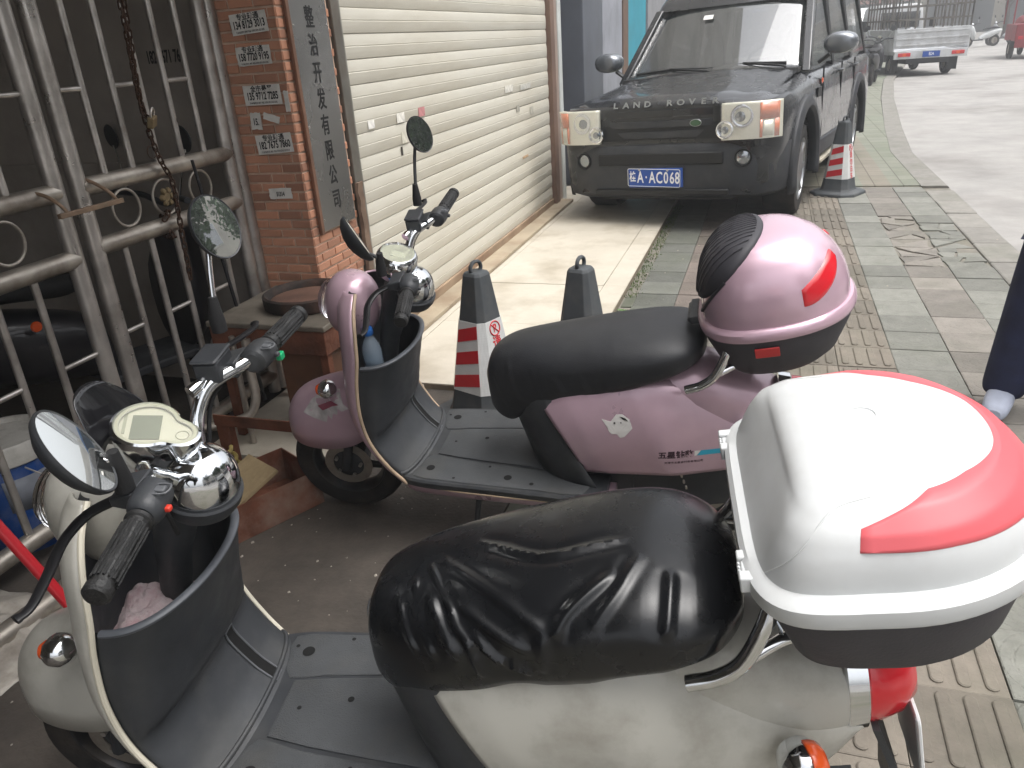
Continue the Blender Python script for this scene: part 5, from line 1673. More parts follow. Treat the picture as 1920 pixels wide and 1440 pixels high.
# ---- things lying in the buckets
bt = thing('water_bottle', 'half full clear water bottle with blue cap in the pink scooter bucket', 'bottle', (-1.145, 2.025, .568), (radians(13), radians(4), 0))
ob('body', lathe([(0, 0), (.026, .0), (.031, .006), (.031, .03), (.029, .034), (.031, .04), (.031, .085), (.027, .105), (.016, .128), (.0125, .134), (.0125, .15)], 28), mat('clear_bottle', '#c3d3e2', .08, alpha=.42, spec=.8), bt)
ob('water', lathe([(0, .003), (.029, .004), (.029, .055), (0, .055)], 24), mat('water', '#8fa9bf', .05, alpha=.5), bt)
ob('cap', lathe([(.0155, .144), (.0165, .146), (.0165, .162), (.0145, .166), (0, .166)], 24), mat('blue_cap', '#2f6fc0', .4, var=.05, vscale=30), bt)
V, F = crumple(.14, .20, .075, 2.4, 44, .4)
rag = ob('rag', (V, F), mat('pink_grey_rag', '#b5a7a8', .95, var=.2, vscale=16, dirt='#96525c', dirt_amt=.8, dscale=9, bump=.5, bscale=220), solid=.003)
rag.location = (-1.068, .888, .535); rag.rotation_euler = (radians(4), 0, .3)
tag(rag, 'crumpled pinkish rag lying in the white scooter bucket', 'rag')
# ------------------------------------------------------------------ parked off-road car
M_carp = mat('black_car_paint', '#1d1f22', .26, coat=.6, var=.12, vscale=3, dirt='#3a3a3a', dirt_amt=.3, dscale=2.2, rvar=.05)
M_cargrey = mat('grey_car_plastic', '#2b2d31', .55, var=.12, vscale=6, dirt='#55534f', dirt_amt=.35, dscale=4)
M_carblk = mat('black_car_plastic', '#121314', .5, var=.2, vscale=8)
M_glass = mat('tinted_glass', '#20282a', .02, coat=1.0, spec=1.0, ior=2.2, alpha=.60)
M_alloy = mat('alloy_wheel', '#a9abad', .3, .9, var=.1, vscale=10, dirt='#5f5a54', dirt_amt=.4, dscale=6)
M_lampw = mat('lamp_reflector', '#d5d3c4', .22, .25, var=.06, vscale=14)
M_lampg = mat('lamp_glass', '#ffffff', .02, alpha=.16, spec=.7)
M_camber = mat('car_indicator', '#c0693c', .2, coat=.6, var=.08, vscale=20)
M_carlet = mat('silver_letters', '#a3a6a8', .3, .8)
car = thing('parked_car', 'black off-road car with blue number plate parked on the pavement', 'car', (-.63, 7.29, 0), (0, 0, radians(-12.5)))
RB = Matrix.Translation((0, 0, .4)) @ Matrix.Rotation(radians(-2), 4, 'Y') @ Matrix.Translation((0, 0, -.4))
def K(nm, g, m, par=None, **k):
    return ob(nm, xf(g, RB), m, par or car, **k)
# main hull
def hull_ring(y, w, zb, zs, zt, cr_):
    half = [(0, zb), (w * .6, zb), (w - .07, zb + .01), (w - .015, zb + .10), (w, .56), (w + .004, .70), (w - .004, .86), (w - .015, zs - .05), (w - .05, zs), (w - .13, zs + (zt - zs) * .55), (w - .30, zt), (w * .35, zt + cr_ * .7), (0, zt + cr_)]
    return [(x, y, z) for x, z in half] + [(-x, y, z) for x, z in reversed(half[1:-1])]
st = [(-.845, .66, .34, .90, .945, .012), (-.838, .74, .30, .935, .965, .014), (-.80, .82, .28, .955, .985, .018), (-.72, .885, .27, .97, 1.0, .02), (-.58, .925, .27, .985, 1.015, .022), (-.3, .945, .27, 1.0, 1.04, .025),
      (0, .95, .27, 1.015, 1.062, .028), (.3, .952, .27, 1.03, 1.088, .03), (.46, .953, .27, 1.045, 1.11, .032), (.9, .955, .27, 1.06, 1.12, .02), (2, .957, .27, 1.08, 1.12, .02), (3.2, .955, .27, 1.09, 1.12, .02), (3.8, .94, .30, 1.09, 1.12, .02), (3.95, .89, .34, 1.08, 1.11, .02), (4.0, .80, .38, 1.06, 1.10, .02)]
hull = make_mesh('body', *loft([hull_ring(*s) for s in cr(st, 2)]), M_carp, True, 32)
ho = bpy.data.objects.new('hull_tmp', hull); C.objects.link(ho)
cutters = []
for yw in (0, 2.885):
    c_ = make_mesh('cut', *cyl((-1.3, yw, .38), (1.3, yw, .38), .455, 40), M_carblk)
    co = bpy.data.objects.new('cut', c_); C.objects.link(co); cutters.append(co)
    bo = ho.modifiers.new('b', 'BOOLEAN'); bo.operation = 'DIFFERENCE'; bo.object = co; bo.solver = 'EXACT'
bpy.context.view_layer.update()
hull2 = bpy.data.meshes.new_from_object(ho.evaluated_get(bpy.context.evaluated_depsgraph_get()))
for co in cutters + [ho]: bpy.data.objects.remove(co)
hull2.materials.clear(); hull2.materials.append(M_carp)
hull2.transform(RB)
hull2.set_sharp_from_angle(angle=radians(32))
ob('body', hull2, None, car)
K('underbody', box(-.55, .55, -.7, 3.8, .22, .5), M_carblk, smooth=False)
# greenhouse frame (roof and pillars)
def gh(z, f):
    t = (z - 1.10) / .76
    y0 = .47 + 1.0 * t * .92; y1 = 3.93 - .10 * t
    w = .885 - .155 * t
    r = .10
    return [(x, y, z) for x, y in [(p[0], p[1] + (y0 + y1) / 2) for p in rrect((w - f) * 2, (y1 - y0) - 2 * f, r, 4)]]
K('roof', loft([gh(1.70, 0), gh(1.76, 0), gh(1.82, .01), gh(1.85, .05), gh(1.862, .12)]), M_carp, angle=50)
def pil(p, q, w=.05, d=.05):
    return loft([[(a[0] + dx, a[1] + dy, a[2]) for dx, dy in ((-w / 2, -d / 2), (w / 2, -d / 2), (w / 2, d / 2), (-w / 2, d / 2))] for a in (p, q)])
for s in (-1, 1):
    K('pillar', pil((s * .842, .50, 1.09), (s * .715, 1.24, 1.715), .075, .10), M_carp, bevel=.012)
    for yb_, yt_ in ((1.62, 1.66), (2.72, 2.66), (3.84, 3.74)):
        K('pillar', pil((s * .85, yb_, 1.09), (s * .74, yt_, 1.72), .06, .13), M_carblk, bevel=.01)
    for (a0, a1, b0, b1) in ((.58, 1.56, 1.30, 1.60), (1.68, 2.66, 1.72, 2.60), (2.78, 3.78, 2.72, 3.68)):
        K('side_window', ([(s * .868, a0, 1.12), (s * .868, a1, 1.12), (s * .752, b1, 1.70), (s * .752, b0, 1.70)], [(0, 1, 2, 3)]), M_glass, smooth=False, solid=.004)
# windscreen, slightly bowed
rows = []
for i in range(11):
    t = i / 10
    w = lerp(.815, .69, t)
    rows.append([(w * u, lerp(.455, 1.235, t) + .07 * u * u * (1 - .3 * t), lerp(1.115, 1.715, t) - .012 * u * u) for u in [k / 16 * 2 - 1 for k in range(17)]])
K('windscreen', loft(rows, closed=False), M_glass, solid=.004)
K('rear_window', ([(-.74, 3.97, 1.15), (.74, 3.97, 1.15), (.66, 3.88, 1.70), (-.66, 3.88, 1.70)], [(0, 1, 2, 3)]), M_glass, smooth=False)
K('windscreen_sticker', xf(box(-.045, .045, -.03, .03, 0, .001), axis_matrix((-.184, 1.06, 1.605), (0, -.61, .79), (1, 0, 0))), M_paper, smooth=False)
# interior
K('dashboard', loft([[(x, y, z) for y, z in ((.62, 1.02), (.66, 1.115), (.80, 1.12), (.98, 1.08), (1.0, .9), (.62, .9))] for x in (-.78, .78)]), mat('dash_beige', '#9a9886', .6), bevel=.02)
K('steering_wheel', tube([(.36 + .19 * cos(a), 1.1 + .05 * sin(a), 1.13 + .18 * sin(a)) for a in [2 * pi * k / 28 for k in range(28)]], .016, 8, closed=True), M_carblk)
for x in (-.38, .38):
    se = K('front_seat', blob([(0, .95, .20, .22), (.08, 1.1, .24, .30), (.14, 1.25, .22, .25)]), mat('seat_beige', '#8a8474', .8))
    se.location = (x, 1.55, 0)
    hd = K('headrest', blob([(0, 1.47, .10, .06), (.05, 1.50, .13, .09), (.1, 1.5, .11, .07)]), mat('seat_beige', '#8a8474', .8))
    hd.location = (x, 1.68, 0)
# bonnet: raised clamshell with creases and shut line
rows = []
for i in range(15):
    t = i / 14
    y = lerp(-.815, .40, t)
    w = lerp(.80, .79, t) if t > .12 else lerp(.70, .80, t / .12)
    zt = interp([(-.815, .962), (-.77, .995), (-.6, 1.018), (-.2, 1.055), (.4, 1.118)], y)[0]
    row = []
    for k in range(25):
        u = k / 24 * 2 - 1
        h = .016 * (1 if abs(u) < .62 else max(0, 1 - (abs(u) - .62) / .10)) + .014 * (1 - u * u)
        e = -.02 * max(0, (abs(u) - .94) / .06)
        row.append((w * u, y, zt + h + e))
    rows.append(row)
bon = loft(rows, closed=False)
K('bonnet', bon, M_carp, angle=25)
K('cowl', loft([[(x, y, z) for y, z in ((.36, 1.085), (.38, 1.125), (.47, 1.13), (.49, 1.09))] for x in (-.80, -.4, 0, .4, .80)]), M_carblk)
for (x0, x1, ya, yb2, ph) in ((-.72, .02, .50, .44, 0), (-.02, .66, .52, .46, 0)):
    K('wiper', join(tube([(x0, ya + .03, 1.165), (lerp(x0, x1, .5), ya + .045, 1.185), (x1, ya + .03, 1.165)], .011, 8), tube([(lerp(x0, x1, .45), ya + .035, 1.188), (x1 - .02, yb2 - .02, 1.15), (x1 + .02, yb2 - .03, 1.135)], .010, 8)), M_carblk)
# letters on the bonnet edge, draped over it
for i, ch in enumerate('LAND ROVER'):
    if ch == ' ': continue
    x = -.365 + .81 / 9 * i
    q = text('bonnet_letter', ch, .062, Matrix(((1, 0, 0, x), (0, .30, -.954, -1.2), (0, .954, .30, .987), (0, 0, 0, 1))), M_carlet, car, .002, 1.25, .0016)
    q.data.transform(Matrix.Translation((0, .348, 0)))
    q.data.transform(RB)
# grille with bars
K('grille_frame', loft([[(x * sx_, y, z) for x, z, y in ((-1, .955, -.835), (1, .955, -.835), (1, .715, -.855), (-1, .715, -.855))] for sx_ in (.475,)] + [[(x * .475, y, z) for x, z, y in ((-1, .955, -.80), (1, .955, -.80), (1, .715, -.80), (-1, .715, -.80))]]), M_carblk, smooth=False)
for z in (.915, .835, .755):
    K('grille_bar', loft([[(x, -.868 + .02 * (x / .47) ** 2 + (.006 if dz else 0), z + dz) for dz in (-.024, -.02, .02, .024)] + [(x, -.84, z + .03), (x, -.84, z - .03)] for x in (-.47, -.3, -.1, .1, .3, .47)]), M_cargrey if z < .9 else M_carp, bevel=.004)
bd_ = K('badge', lathe([(0, .006), (.036, .006), (.042, 0)], 28, axis_matrix((.30, -.872, .835), (0, -1, .05), (1, 0, 0)), sx=1.1, sy=.62), mat('green_badge', '#3d5a3f', .3))
q = tube([(.30 + .044 * cos(a), -.876, .835 + .025 * sin(a)) for a in [2 * pi * k / 24 for k in range(24)]], .003, 6, closed=True)
ob('badge_ring', xf(q, RB), M_carlet, bd_)
# headlights
for s in (-1, 1):
    out = []
    # housing follows the corner: inner edge x .50 y -.845, outer edge x .90 y -.60
    def fp(u, z): # u 0..1 across
        x = lerp(.505, .905, u); y = interp([(0, -.872), (.45, -.862), (.7, -.842), (.85, -.805), (1.0, -.735)], u)[0]
        return Vector((s * x, y, z))
    grid = [[fp(k / 14, z) for k in range(15)] for z in (.700, .705, .95, .965)]
    hl = K('headlight', loft(grid, closed=False), M_lampw, solid=.05)
    def bezel(u, z, r, nm='lamp_ring', m=M_chrome, depth=.03):
        p = fp(u, z) + Vector((0, -.028, 0)); n_ = Vector((s * .22 * (u > .3), -1, .04)).normalized()
        A = RB @ axis_matrix(p, n_)
        ob(nm, lathe([(r * .62, -depth), (r * .70, .002), (r * .86, .006), (r, .002), (r, -.012)], 30, A), m, hl)
        ob('lamp_bulb', lathe([(0, .004), (r * .35, 0), (r * .62, -.012), (r * .66, -depth)], 26, A), mat('lamp_core', '#7f8488', .08, .9), hl)
    bezel(.38, .868, .085)
    bezel(.06, .775, .066)
    # amber indicator and lower clear lamp at the outer edge
    def panel(u0, u1, z0, z1, m, nm, d=.032):
        g_ = loft([[fp(lerp(u0, u1, k / 6), z) + Vector((0, -d, 0)) for k in range(7)] for z in (z0, z1)], closed=False)
        ob(nm, xf(g_, RB), m, hl, solid=.012)
    panel(.70, .99, .838, .955, M_camber, 'indicator')
    panel(.92, .99, .71, .837, M_camber, 'indicator')
    panel(.70, .74, .71, .837, M_camber, 'indicator')
    panel(.755, .905, .72, .828, M_lampw, 'side_lamp')
    ob('lamp_cover', xf(loft([[fp(k / 14, z) + Vector((0, -.047, 0)) for k in range(15)] for z in (.702, .962)], closed=False), RB), M_lampg, hl)
# bumper
rows = []
for (x, y) in ((-.945, -.42), (-.93, -.55), (-.90, -.66), (-.84, -.76), (-.74, -.83), (-.55, -.865), (-.3, -.885), (0, -.89), (.3, -.885), (.55, -.865), (.74, -.83), (.84, -.76), (.90, -.66), (.93, -.55), (.945, -.42)):
    f = abs(x) / .945
    rows.append([(x * a, y + b, z) for a, b, z in ((.93, .10, .25), (.985, .02, .285), (1.0, 0.0, .36), (1.005, -.008, .50), (1.0, 0.0, .63), (.985, .02, .672), (.95, .08, .69))])
bmp = loft(rows, closed=False)
K('bumper', bmp, M_cargrey, solid=.01)
K('lower_intake', box(-.52, .52, -.902, -.87, .525, .62), M_carblk, bevel=.01)
K('lower_intake', box(-.56, .56, -.899, -.86, .29, .335), M_carblk, bevel=.01)
for s in (-1, 1):
    fg = K('fog_lamp', lathe([(.050, -.02), (.056, .004), (.064, .004), (.068, -.012)], 26, axis_matrix((s * .665, -.868, .565), (s * .2, -1, 0))), M_carblk)
    ob('fog_glass', xf(lathe([(0, .0), (.03, -.002), (.05, -.008)], 24, axis_matrix((s * .665, -.868, .565), (s * .2, -1, 0))), RB), mat('fog_reflector', '#a9adb0', .12, .8), fg)
# number plate
npl = K('number_plate', box(-.226, .226, -.006, .006, -.075, .075), mat('plate_blue', '#12479a', .4, var=.04, vscale=8), bevel=.002)
npl.location = (-.034, -.912, .43); npl.rotation_euler = (radians(4), 0, 0)
Mpw = mat('plate_white', '#e6e8ea', .45)
ob('plate_border', tube([(x, -.0066, z) for x, z in rrect(.438, .138, .012, 4)], .0022, 6, closed=True), Mpw, npl)
PN = lambda x, z: Matrix(((1, 0, 0, x), (0, 0, -1, -.0068), (0, 1, 0, z), (0, 0, 0, 1)))
text('plate_character', '桂', .088, PN(-.178, 0), Mpw, npl, .0006, .62, .002)
for ch, x in zip('A·AC068', (-.112, -.062, -.012, .048, .104, .154, .204)):
    if x > .2: x = .197
    text('plate_character', ch, .128 if ch != '·' else .12, PN(x, -.001), Mpw, npl, .0006, .62, .0022)
for x in (-.12, .115): ob('plate_bolt', lathe([(0, .006), (.008, .005), (.010, 0)], 12, axis_matrix((x, -.006, .062), (0, -1, 0))), M_steel, npl)
# wheels, arches
def car_wheel(x, y, steer=0):
    s = 1 if x > 0 else -1
    A = Matrix.Translation((x, y, .372)) @ Matrix.Rotation(radians(steer), 4, 'Z') @ axis_matrix((0, 0, 0), (s, 0, 0))
    t = ob('wheel', lathe([(.245, -.12), (.30, -.135), (.35, -.128), (.370, -.10), (.373, 0), (.370, .10), (.35, .128), (.30, .135), (.245, .12)], 56, A, closed=True), M_tyre, car)
    ob('rim', lathe([(.248, .115), (.252, .128), (.240, .128), (.228, .10), (.222, .0), (.235, -.1)], 48, A), M_alloy, t)
    sp = []
    for k in range(7):
        a = 2 * pi * k / 7
        sp.append(tube([(.03 * cos(a), .03 * sin(a), .098), (.13 * cos(a), .13 * sin(a), .105), (.235 * cos(a), .235 * sin(a), .112)], [.034, .026, .034], 8, flat=.5, up=(0, 0, 1)))
    ob('spokes', xf(join(*sp), A), M_alloy, t)
    ob('hub_cap', lathe([(0, .122), (.03, .120), (.045, .108), (.05, .08)], 20, A), M_alloy, t)
    ob('brake', lathe([(0, .03), (.16, .03), (.165, .0), (0, 0)], 32, A), M_carblk, t)
for y, sdeg in ((0, 4), (2.885, 0)):
    for x in (-.80, .80): car_wheel(x, y, sdeg)
for yw in (0, 2.885):
    for s in (-1, 1):
        pr = []
        for k in range(29):
            a = radians(-18) + radians(216) * k / 28
            c_, s_ = cos(a), sin(a)
            pr.append([(s * xo, yw + r * c_, .39 + r * s_ * .99) for xo, r in ((.90, .445), (.965, .445), (.985, .462), (.985, .50), (.965, .535), (.93, .548))])
        K('wheel_arch', loft(pr, closed=False), M_cargrey, solid=.006)
    K('wheel_well', loft([[(x, yw + .455 * cos(a), .38 + .455 * sin(a)) for a in [pi * k / 24 - .25 + .5 * k / 24 * 1.0 for k in range(25)]] for x in (-.93, -.6, .6, .93)], closed=False), M_carblk)
for s in (-1, 1):
    mi = K('door_mirror', loft([[(s * (1.075 + .135 * cos(a) * f), yv, 1.285 + .088 * math.copysign(abs(sin(a)) ** .8, sin(a)) * f) for a in [2 * pi * k / 24 for k in range(24)]] for yv, f in ((.60, .55), (.615, .80), (.66, 1.0), (.73, 1.02), (.78, .96), (.785, .86))]), mat('silver_mirror_cap', '#7c8085', .25, .6, coat=.4), angle=50)
    ob('mirror_arm', xf(tube([(s * .90, .68, 1.14), (s * .99, .69, 1.20)], .03, 10, flat=.6), RB), M_carblk, mi)
    ob('mirror_glass', xf(([(s * (1.075 + .112 * cos(a)), .787, 1.285 + .07 * sin(a)) for a in [2 * pi * k / 24 for k in range(24)]], [tuple(range(24))]), RB), M_mirror, mi)
    K('side_repeater', xf(lathe([(0, .010), (.5, .008), (1, 0)], 18), axis_matrix((s * .953, .635, .995), (s, 0, 0), (0, 1, 0)) @ Matrix.Diagonal((.042, .026, 1, 1))), M_amber)
    K('side_step', box(min(s * .88, s * .99), max(s * .88, s * .99), .55, 2.35, .30, .335), mat('pale_step', '#a8a291', .5, var=.1, vscale=8), bevel=.01)
    K('door_sill', box(min(s * .93, s * .968), max(s * .93, s * .968), .50, 2.40, .36, .50), M_cargrey, bevel=.012)
    for yv in (.68, 1.66, 2.5):
        K('door_gap', box(min(s * .945, s * .9575), max(s * .945, s * .9575), yv - .004, yv + .004, .52, 1.10), M_void, smooth=False)
    for yv in (1.42, 2.35):
        K('door_handle', tube(smooth_path([(s * .955, yv, 1.03), (s * .985, yv + .02, 1.03), (s * .985, yv + .16, 1.03), (s * .955, yv + .18, 1.03)], 4), .014, 8), M_carp)
    K('fender_vent', box(min(s * .945, s * .958), max(s * .945, s * .958), .44, .60, .87, .95), M_carblk, bevel=.004)
# ------------------------------------------------------------------ traffic cones
M_cone = mat('black_cone_rubber', '#43474a', .7, var=.15, vscale=7, dirt='#6a6763', dirt_amt=.35, dscale=6)
def refl_mat(nm, c):
    m = mat(nm, c, .35, var=.05, vscale=20)
    n = m.node_tree; b = n.nodes['Principled BSDF']
    tc = n.nodes.new('ShaderNodeTexCoord'); v = n.nodes.new('ShaderNodeTexVoronoi')
    v.inputs['Scale'].default_value = 95; v.inputs['Randomness'].default_value = 0.0
    bp = n.nodes.new('ShaderNodeBump'); bp.inputs['Strength'].default_value = .35; bp.inputs['Distance'].default_value = .002
    n.links.new(tc.outputs['Object'], v.inputs['Vector']); n.links.new(v.outputs['Distance'], bp.inputs['Height']); n.links.new(bp.outputs['Normal'], b.inputs['Normal'])
    return m
M_wsleeve = refl_mat('white_reflective', '#c9cac8')
M_rband = refl_mat('red_reflective', '#b8232c')
M_rtext = mat('red_print', '#bf2a32', .5)
def cone_hw(z): return lerp(.128, .047, (z - .05) / .59)
def cone_ring(z, hw, ch=.34):
    c_ = hw * (1 - ch)
    return [(hw, -c_, z), (hw, c_, z), (c_, hw, z), (-c_, hw, z), (-hw, c_, z), (-hw, -c_, z), (-c_, -hw, z), (c_, -hw, z)]
def traffic_cone(label, loc, yaw, sleeve=True):
    T = thing('traffic_cone', label, 'traffic cone', loc, (0, 0, radians(yaw)), 'no-parking cones')
    b = [cone_ring(0.0, .215, .42), cone_ring(.024, .212, .42), cone_ring(.032, .202, .42), cone_ring(.040, .15, .4)]
    ob('base', loft(b), M_cone, T, smooth=False, bevel=.004)
    ob('body', loft([cone_ring(.039, .140), cone_ring(.055, .130), cone_ring(.10, cone_hw(.10)), cone_ring(.64, .047), cone_ring(.652, .040), cone_ring(.655, .03)]), M_cone, T, smooth=False, bevel=.003)
    ob('ring', tube([(.0, .032 * cos(a), .668 + .026 * sin(a)) for a in [2 * pi * k / 20 for k in range(20)]], .0075, 8, closed=True, flat=1.2), M_cone, T)
    if sleeve:
        off = .0022
        sl_ = ob('sleeve', loft([cone_ring(z, cone_hw(z) + off) for z in (.150, .30, .455)]), M_wsleeve, T, smooth=False)
        for k in range(4):
            R = Matrix.Rotation(k * pi / 2, 4, 'Z')
            def P3(u, z, o_): return R @ Vector((u, -(cone_hw(z) + off + o_), z))
            if k % 2 == 0:
                for z0 in (.195, .295, .395):
                    pts = []
                    for u, dz in ((-1, -.034), (1, -.004), (1, .050), (-1, .020)):
                        z = z0 + dz
                        pts.append(P3(u * cone_hw(z) * .66, z, .001))
                    n_ = len(pts)
                    ob('red_band', ([tuple(p) for p in pts], [(0, 1, 2, 3)]), M_rband, sl_, smooth=False, solid=.001)
            else:
                for i, ch in enumerate('请勿泊车'):
                    z = .355 - .062 * i
                    sl = atan2(.098, .59)
                    M = R @ Matrix.Translation((0, -(cone_hw(z) + off + .0012), z)) @ Matrix.Rotation(pi / 2 - sl, 4, 'X')
                    text('character', ch, .062, M, M_rtext, sl_, .0004, .85, .001)
                z = .42
                sl = atan2(.098, .59)
                M = R @ Matrix.Translation((0, -(cone_hw(z) + off + .0012), z)) @ Matrix.Rotation(pi / 2 - sl, 4, 'X')
                text('character', 'P', .046, M, M_rtext, sl_, .0004, .9, .001)
                ob('no_parking_ring', xf(join(tube([(.030 * cos(a), .030 * sin(a), 0) for a in [2 * pi * q / 24 for q in range(24)]], .0028, 6, closed=True), tube([(-.02, .02, 0), (.02, -.02, 0)], .0024, 6)), M), M_rtext, sl_)
    return T
traffic_cone('traffic cone with red bands standing between the pink scooter and the shutter', (-1.107, 2.885, 0.0), -22)
traffic_cone('dark traffic cone half hidden behind the pink scooter seat', (-.69, 2.98, 0.0), -14, False)
traffic_cone('traffic cone with red bands standing beside the black car', (.655, 7.98, 0.0), -28)

# small weeds at the terrace edge
def weed(label, loc, n, seed, s=1.0):
    r_ = random.Random(seed)
    T = thing('weed', label, 'plant', loc, group='weeds between paving and terrace')
    for i in range(n):
        a = r_.uniform(0, 6.28); l = r_.uniform(.03, .07) * s; e = r_.uniform(.2, .9)
        rows = []
        for k in range(6):
            t = k / 5
            w = .012 * s * sin(pi * min(1, t * .9 + .08))
            c_ = Vector((cos(a) * l * t, sin(a) * l * t, .012 * s + l * e * t - l * .5 * t * t))
            sd_ = Vector((-sin(a), cos(a), 0)) * w
            rows.append([tuple(c_ - sd_), tuple(c_ + Vector((0, 0, -.002))), tuple(c_ + sd_)])
        ob('leaf', loft(rows, closed=False), mat('weed_leaf', '#5d7a48', .6, var=.3, vscale=20), T)
    ob('stem', tube([(0, 0, -.005), (.004, .002, .03 * s)], .002, 6), mat('weed_stem', '#6a7548', .7), T)
weed('little leafy weed on the terrace beside the pink scooter', (-1.30, 3.22, .03), 9, 2, 1.3)
weed('sprawling weed at the road edge', (2.1, 6.9, -.05), 14, 5, 2.4)
weed('tiny weed in the mossy paving joint', (-.76, 4.35, -.01), 7, 8, .8)

# ------------------------------------------------------------------ person at the right edge
def skin_mesh(name, joints, edges, m, sub=2):
    me = bpy.data.meshes.new(name)
    me.from_pydata([j[0] for j in joints], edges, [])
    o = bpy.data.objects.new(name, me); C.objects.link(o)
    md = o.modifiers.new('skin', 'SKIN'); md.use_smooth_shade = True
    for i, j in enumerate(joints):
        r = j[1]
        me.skin_vertices[0].data[i].radius = r if isinstance(r, tuple) else (r, r)
    me.skin_vertices[0].data[0].use_root = True
    s = o.modifiers.new('s', 'SUBSURF'); s.levels = sub; s.render_levels = sub
    bpy.context.view_layer.update()
    out = bpy.data.meshes.new_from_object(o.evaluated_get(bpy.context.evaluated_depsgraph_get()))
    bpy.data.objects.remove(o)
    out.materials.clear(); out.materials.append(m)
    out.polygons.foreach_set('use_smooth', [True] * len(out.polygons))
    return out
M_skin = mat('skin', '#a97a60', .5, var=.06, vscale=20)
M_navy = mat('navy_cloth', '#1d2138', .85, var=.25, vscale=14, bump=.25, bscale=60)
M_navy2 = mat('navy_trousers', '#222742', .85, var=.25, vscale=12, bump=.25, bscale=60)
per = thing('person', 'person in navy jacket and trousers standing at the right edge', 'person', (1.075, 3.28, 0.0), (0, radians(5), radians(-20)))
J = [((0, 0, .92), (.13, .10)), ((0, 0, 1.10), (.125, .09)), ((0, -.005, 1.28), (.14, .10)), ((0, .0, 1.42), (.10, .075)), ((0, .0, 1.50), .05), ((0, -.015, 1.56), .055), ((0, -.02, 1.63), (.072, .085)), ((0, -.015, 1.70), (.068, .08)), ((0, -.01, 1.735), .04),
     ((-.17, 0, 1.40), .055), ((-.23, .01, 1.14), .045), ((-.19, -.07, .95), .033), ((-.17, -.085, .91), .03),
     ((.17, 0, 1.40), .055), ((.23, .01, 1.14), .045), ((.19, -.07, .95), .033), ((.17, -.085, .91), .03),
     ((-.09, 0, .84), .085), ((-.10, -.01, .48), .058), ((-.105, .01, .10), .038), ((-.11, -.09, .045), .035),
     ((.09, 0, .84), .085), ((.10, -.01, .48), .058), ((.105, .01, .10), .038), ((.11, -.09, .045), .035)]
E_ = [(0, 1), (1, 2), (2, 3), (3, 4), (4, 5), (5, 6), (6, 7), (7, 8), (3, 9), (9, 10), (10, 11), (11, 12), (3, 13), (13, 14), (14, 15), (15, 16), (0, 17), (17, 18), (18, 19), (19, 20), (0, 21), (21, 22), (22, 23), (23, 24)]
for s in (-1, 1):
    b0 = 12 if s < 0 else 16
    for k, (dx, dy, ln) in enumerate(((.022, -.012, .060), (.008, -.018, .075), (-.006, -.016, .080), (-.018, -.008, .070))):
        i = len(J)
        bx_ = s * .15
        J += [((bx_ + dx * .6, -.075 + dx * .5, .87), .010), ((bx_ + dx * .7, -.072 + dx * .5, .87 - ln * .55), .0085), ((bx_ + dx * .6, -.065 + dx * .5, .87 - ln), .0075)]
        E_ += [(b0, i), (i, i + 1), (i + 1, i + 2)]
    i = len(J)
    J += [((s * .135, -.09, .88), .010), ((s * .13, -.095, .85), .009)]
    E_ += [(b0, i), (i, i + 1)]
ob('body', skin_mesh('body', J, E_, M_skin), None, per)
JJ = [((0, 0, .88), (.185, .145)), ((0, 0, 1.08), (.172, .135)), ((0, 0, 1.28), (.178, .135)), ((0, 0, 1.43), (.12, .10)), ((0, 0, 1.49), .075),
      ((-.18, 0, 1.40), .078), ((-.245, .01, 1.14), .070), ((-.20, -.09, .94), .060), ((.18, 0, 1.40), .078), ((.245, .01, 1.14), .070), ((.20, -.09, .94), .060), ((0, 0, .72), (.20, .16))]
ob('jacket', skin_mesh('jacket', JJ, [(0, 1), (1, 2), (2, 3), (3, 4), (3, 5), (5, 6), (6, 7), (3, 8), (8, 9), (9, 10), (0, 11)], M_navy), None, per)
JT = [((0, 0, .90), (.16, .125)), ((-.095, 0, .80), .115), ((-.105, -.01, .48), .098), ((-.11, .01, .10), .088), ((-.11, .01, .035), .085), ((.095, 0, .80), .115), ((.105, -.01, .48), .098), ((.11, .01, .10), .088), ((.11, .01, .035), .085)]
ob('trousers', skin_mesh('trousers', JT, [(0, 1), (1, 2), (2, 3), (3, 4), (0, 5), (5, 6), (6, 7), (7, 8)], M_navy2), None, per)
for s in (-1, 1):
    sh = ob('shoe', blob([(-.17, .03, .025, .022), (-.14, .038, .045, .036), (-.05, .05, .052, .046), (.05, .055, .045, .052), (.09, .05, .03, .04)]), mat('pale_shoe', '#aeb4c4', .6, var=.1, vscale=20), per)
    sh.matrix_local = Matrix.Translation((s * .11, -.01, 0)) @ Matrix.Rotation(pi / 2, 4, 'Z')
ob('hair', xf(lathe([(.098, -.03), (.104, .02), (.098, .06), (.075, .095), (.04, .11), (0, .114)], 24), Matrix.Translation((0, .008, 1.655)) @ Matrix.Diagonal((.86, 1.02, 1, 1))), mat('black_hair', '#15120f', .6, bump=.4, bscale=80), per)
for s in (-1, 1):
    ob('eye', lathe([(0, .011), (.007, .008), (.011, 0)], 12, axis_matrix((s * .03, -.10, 1.645), (0, -1, 0))), mat('eye_white', '#d8d2ca', .3), per)
    ob('ear', blob([(-.006, 0, .012, .022), (0, 0, .02, .032), (.006, 0, .012, .022)], 12), M_skin, per).location = (s * .078, -.01, 1.64)
ob('nose', blob([(-.012, -.004, .010, .012), (0, 0, .014, .020), (.012, -.004, .010, .012)], 12), M_skin, per).location = (0, -.108, 1.62)

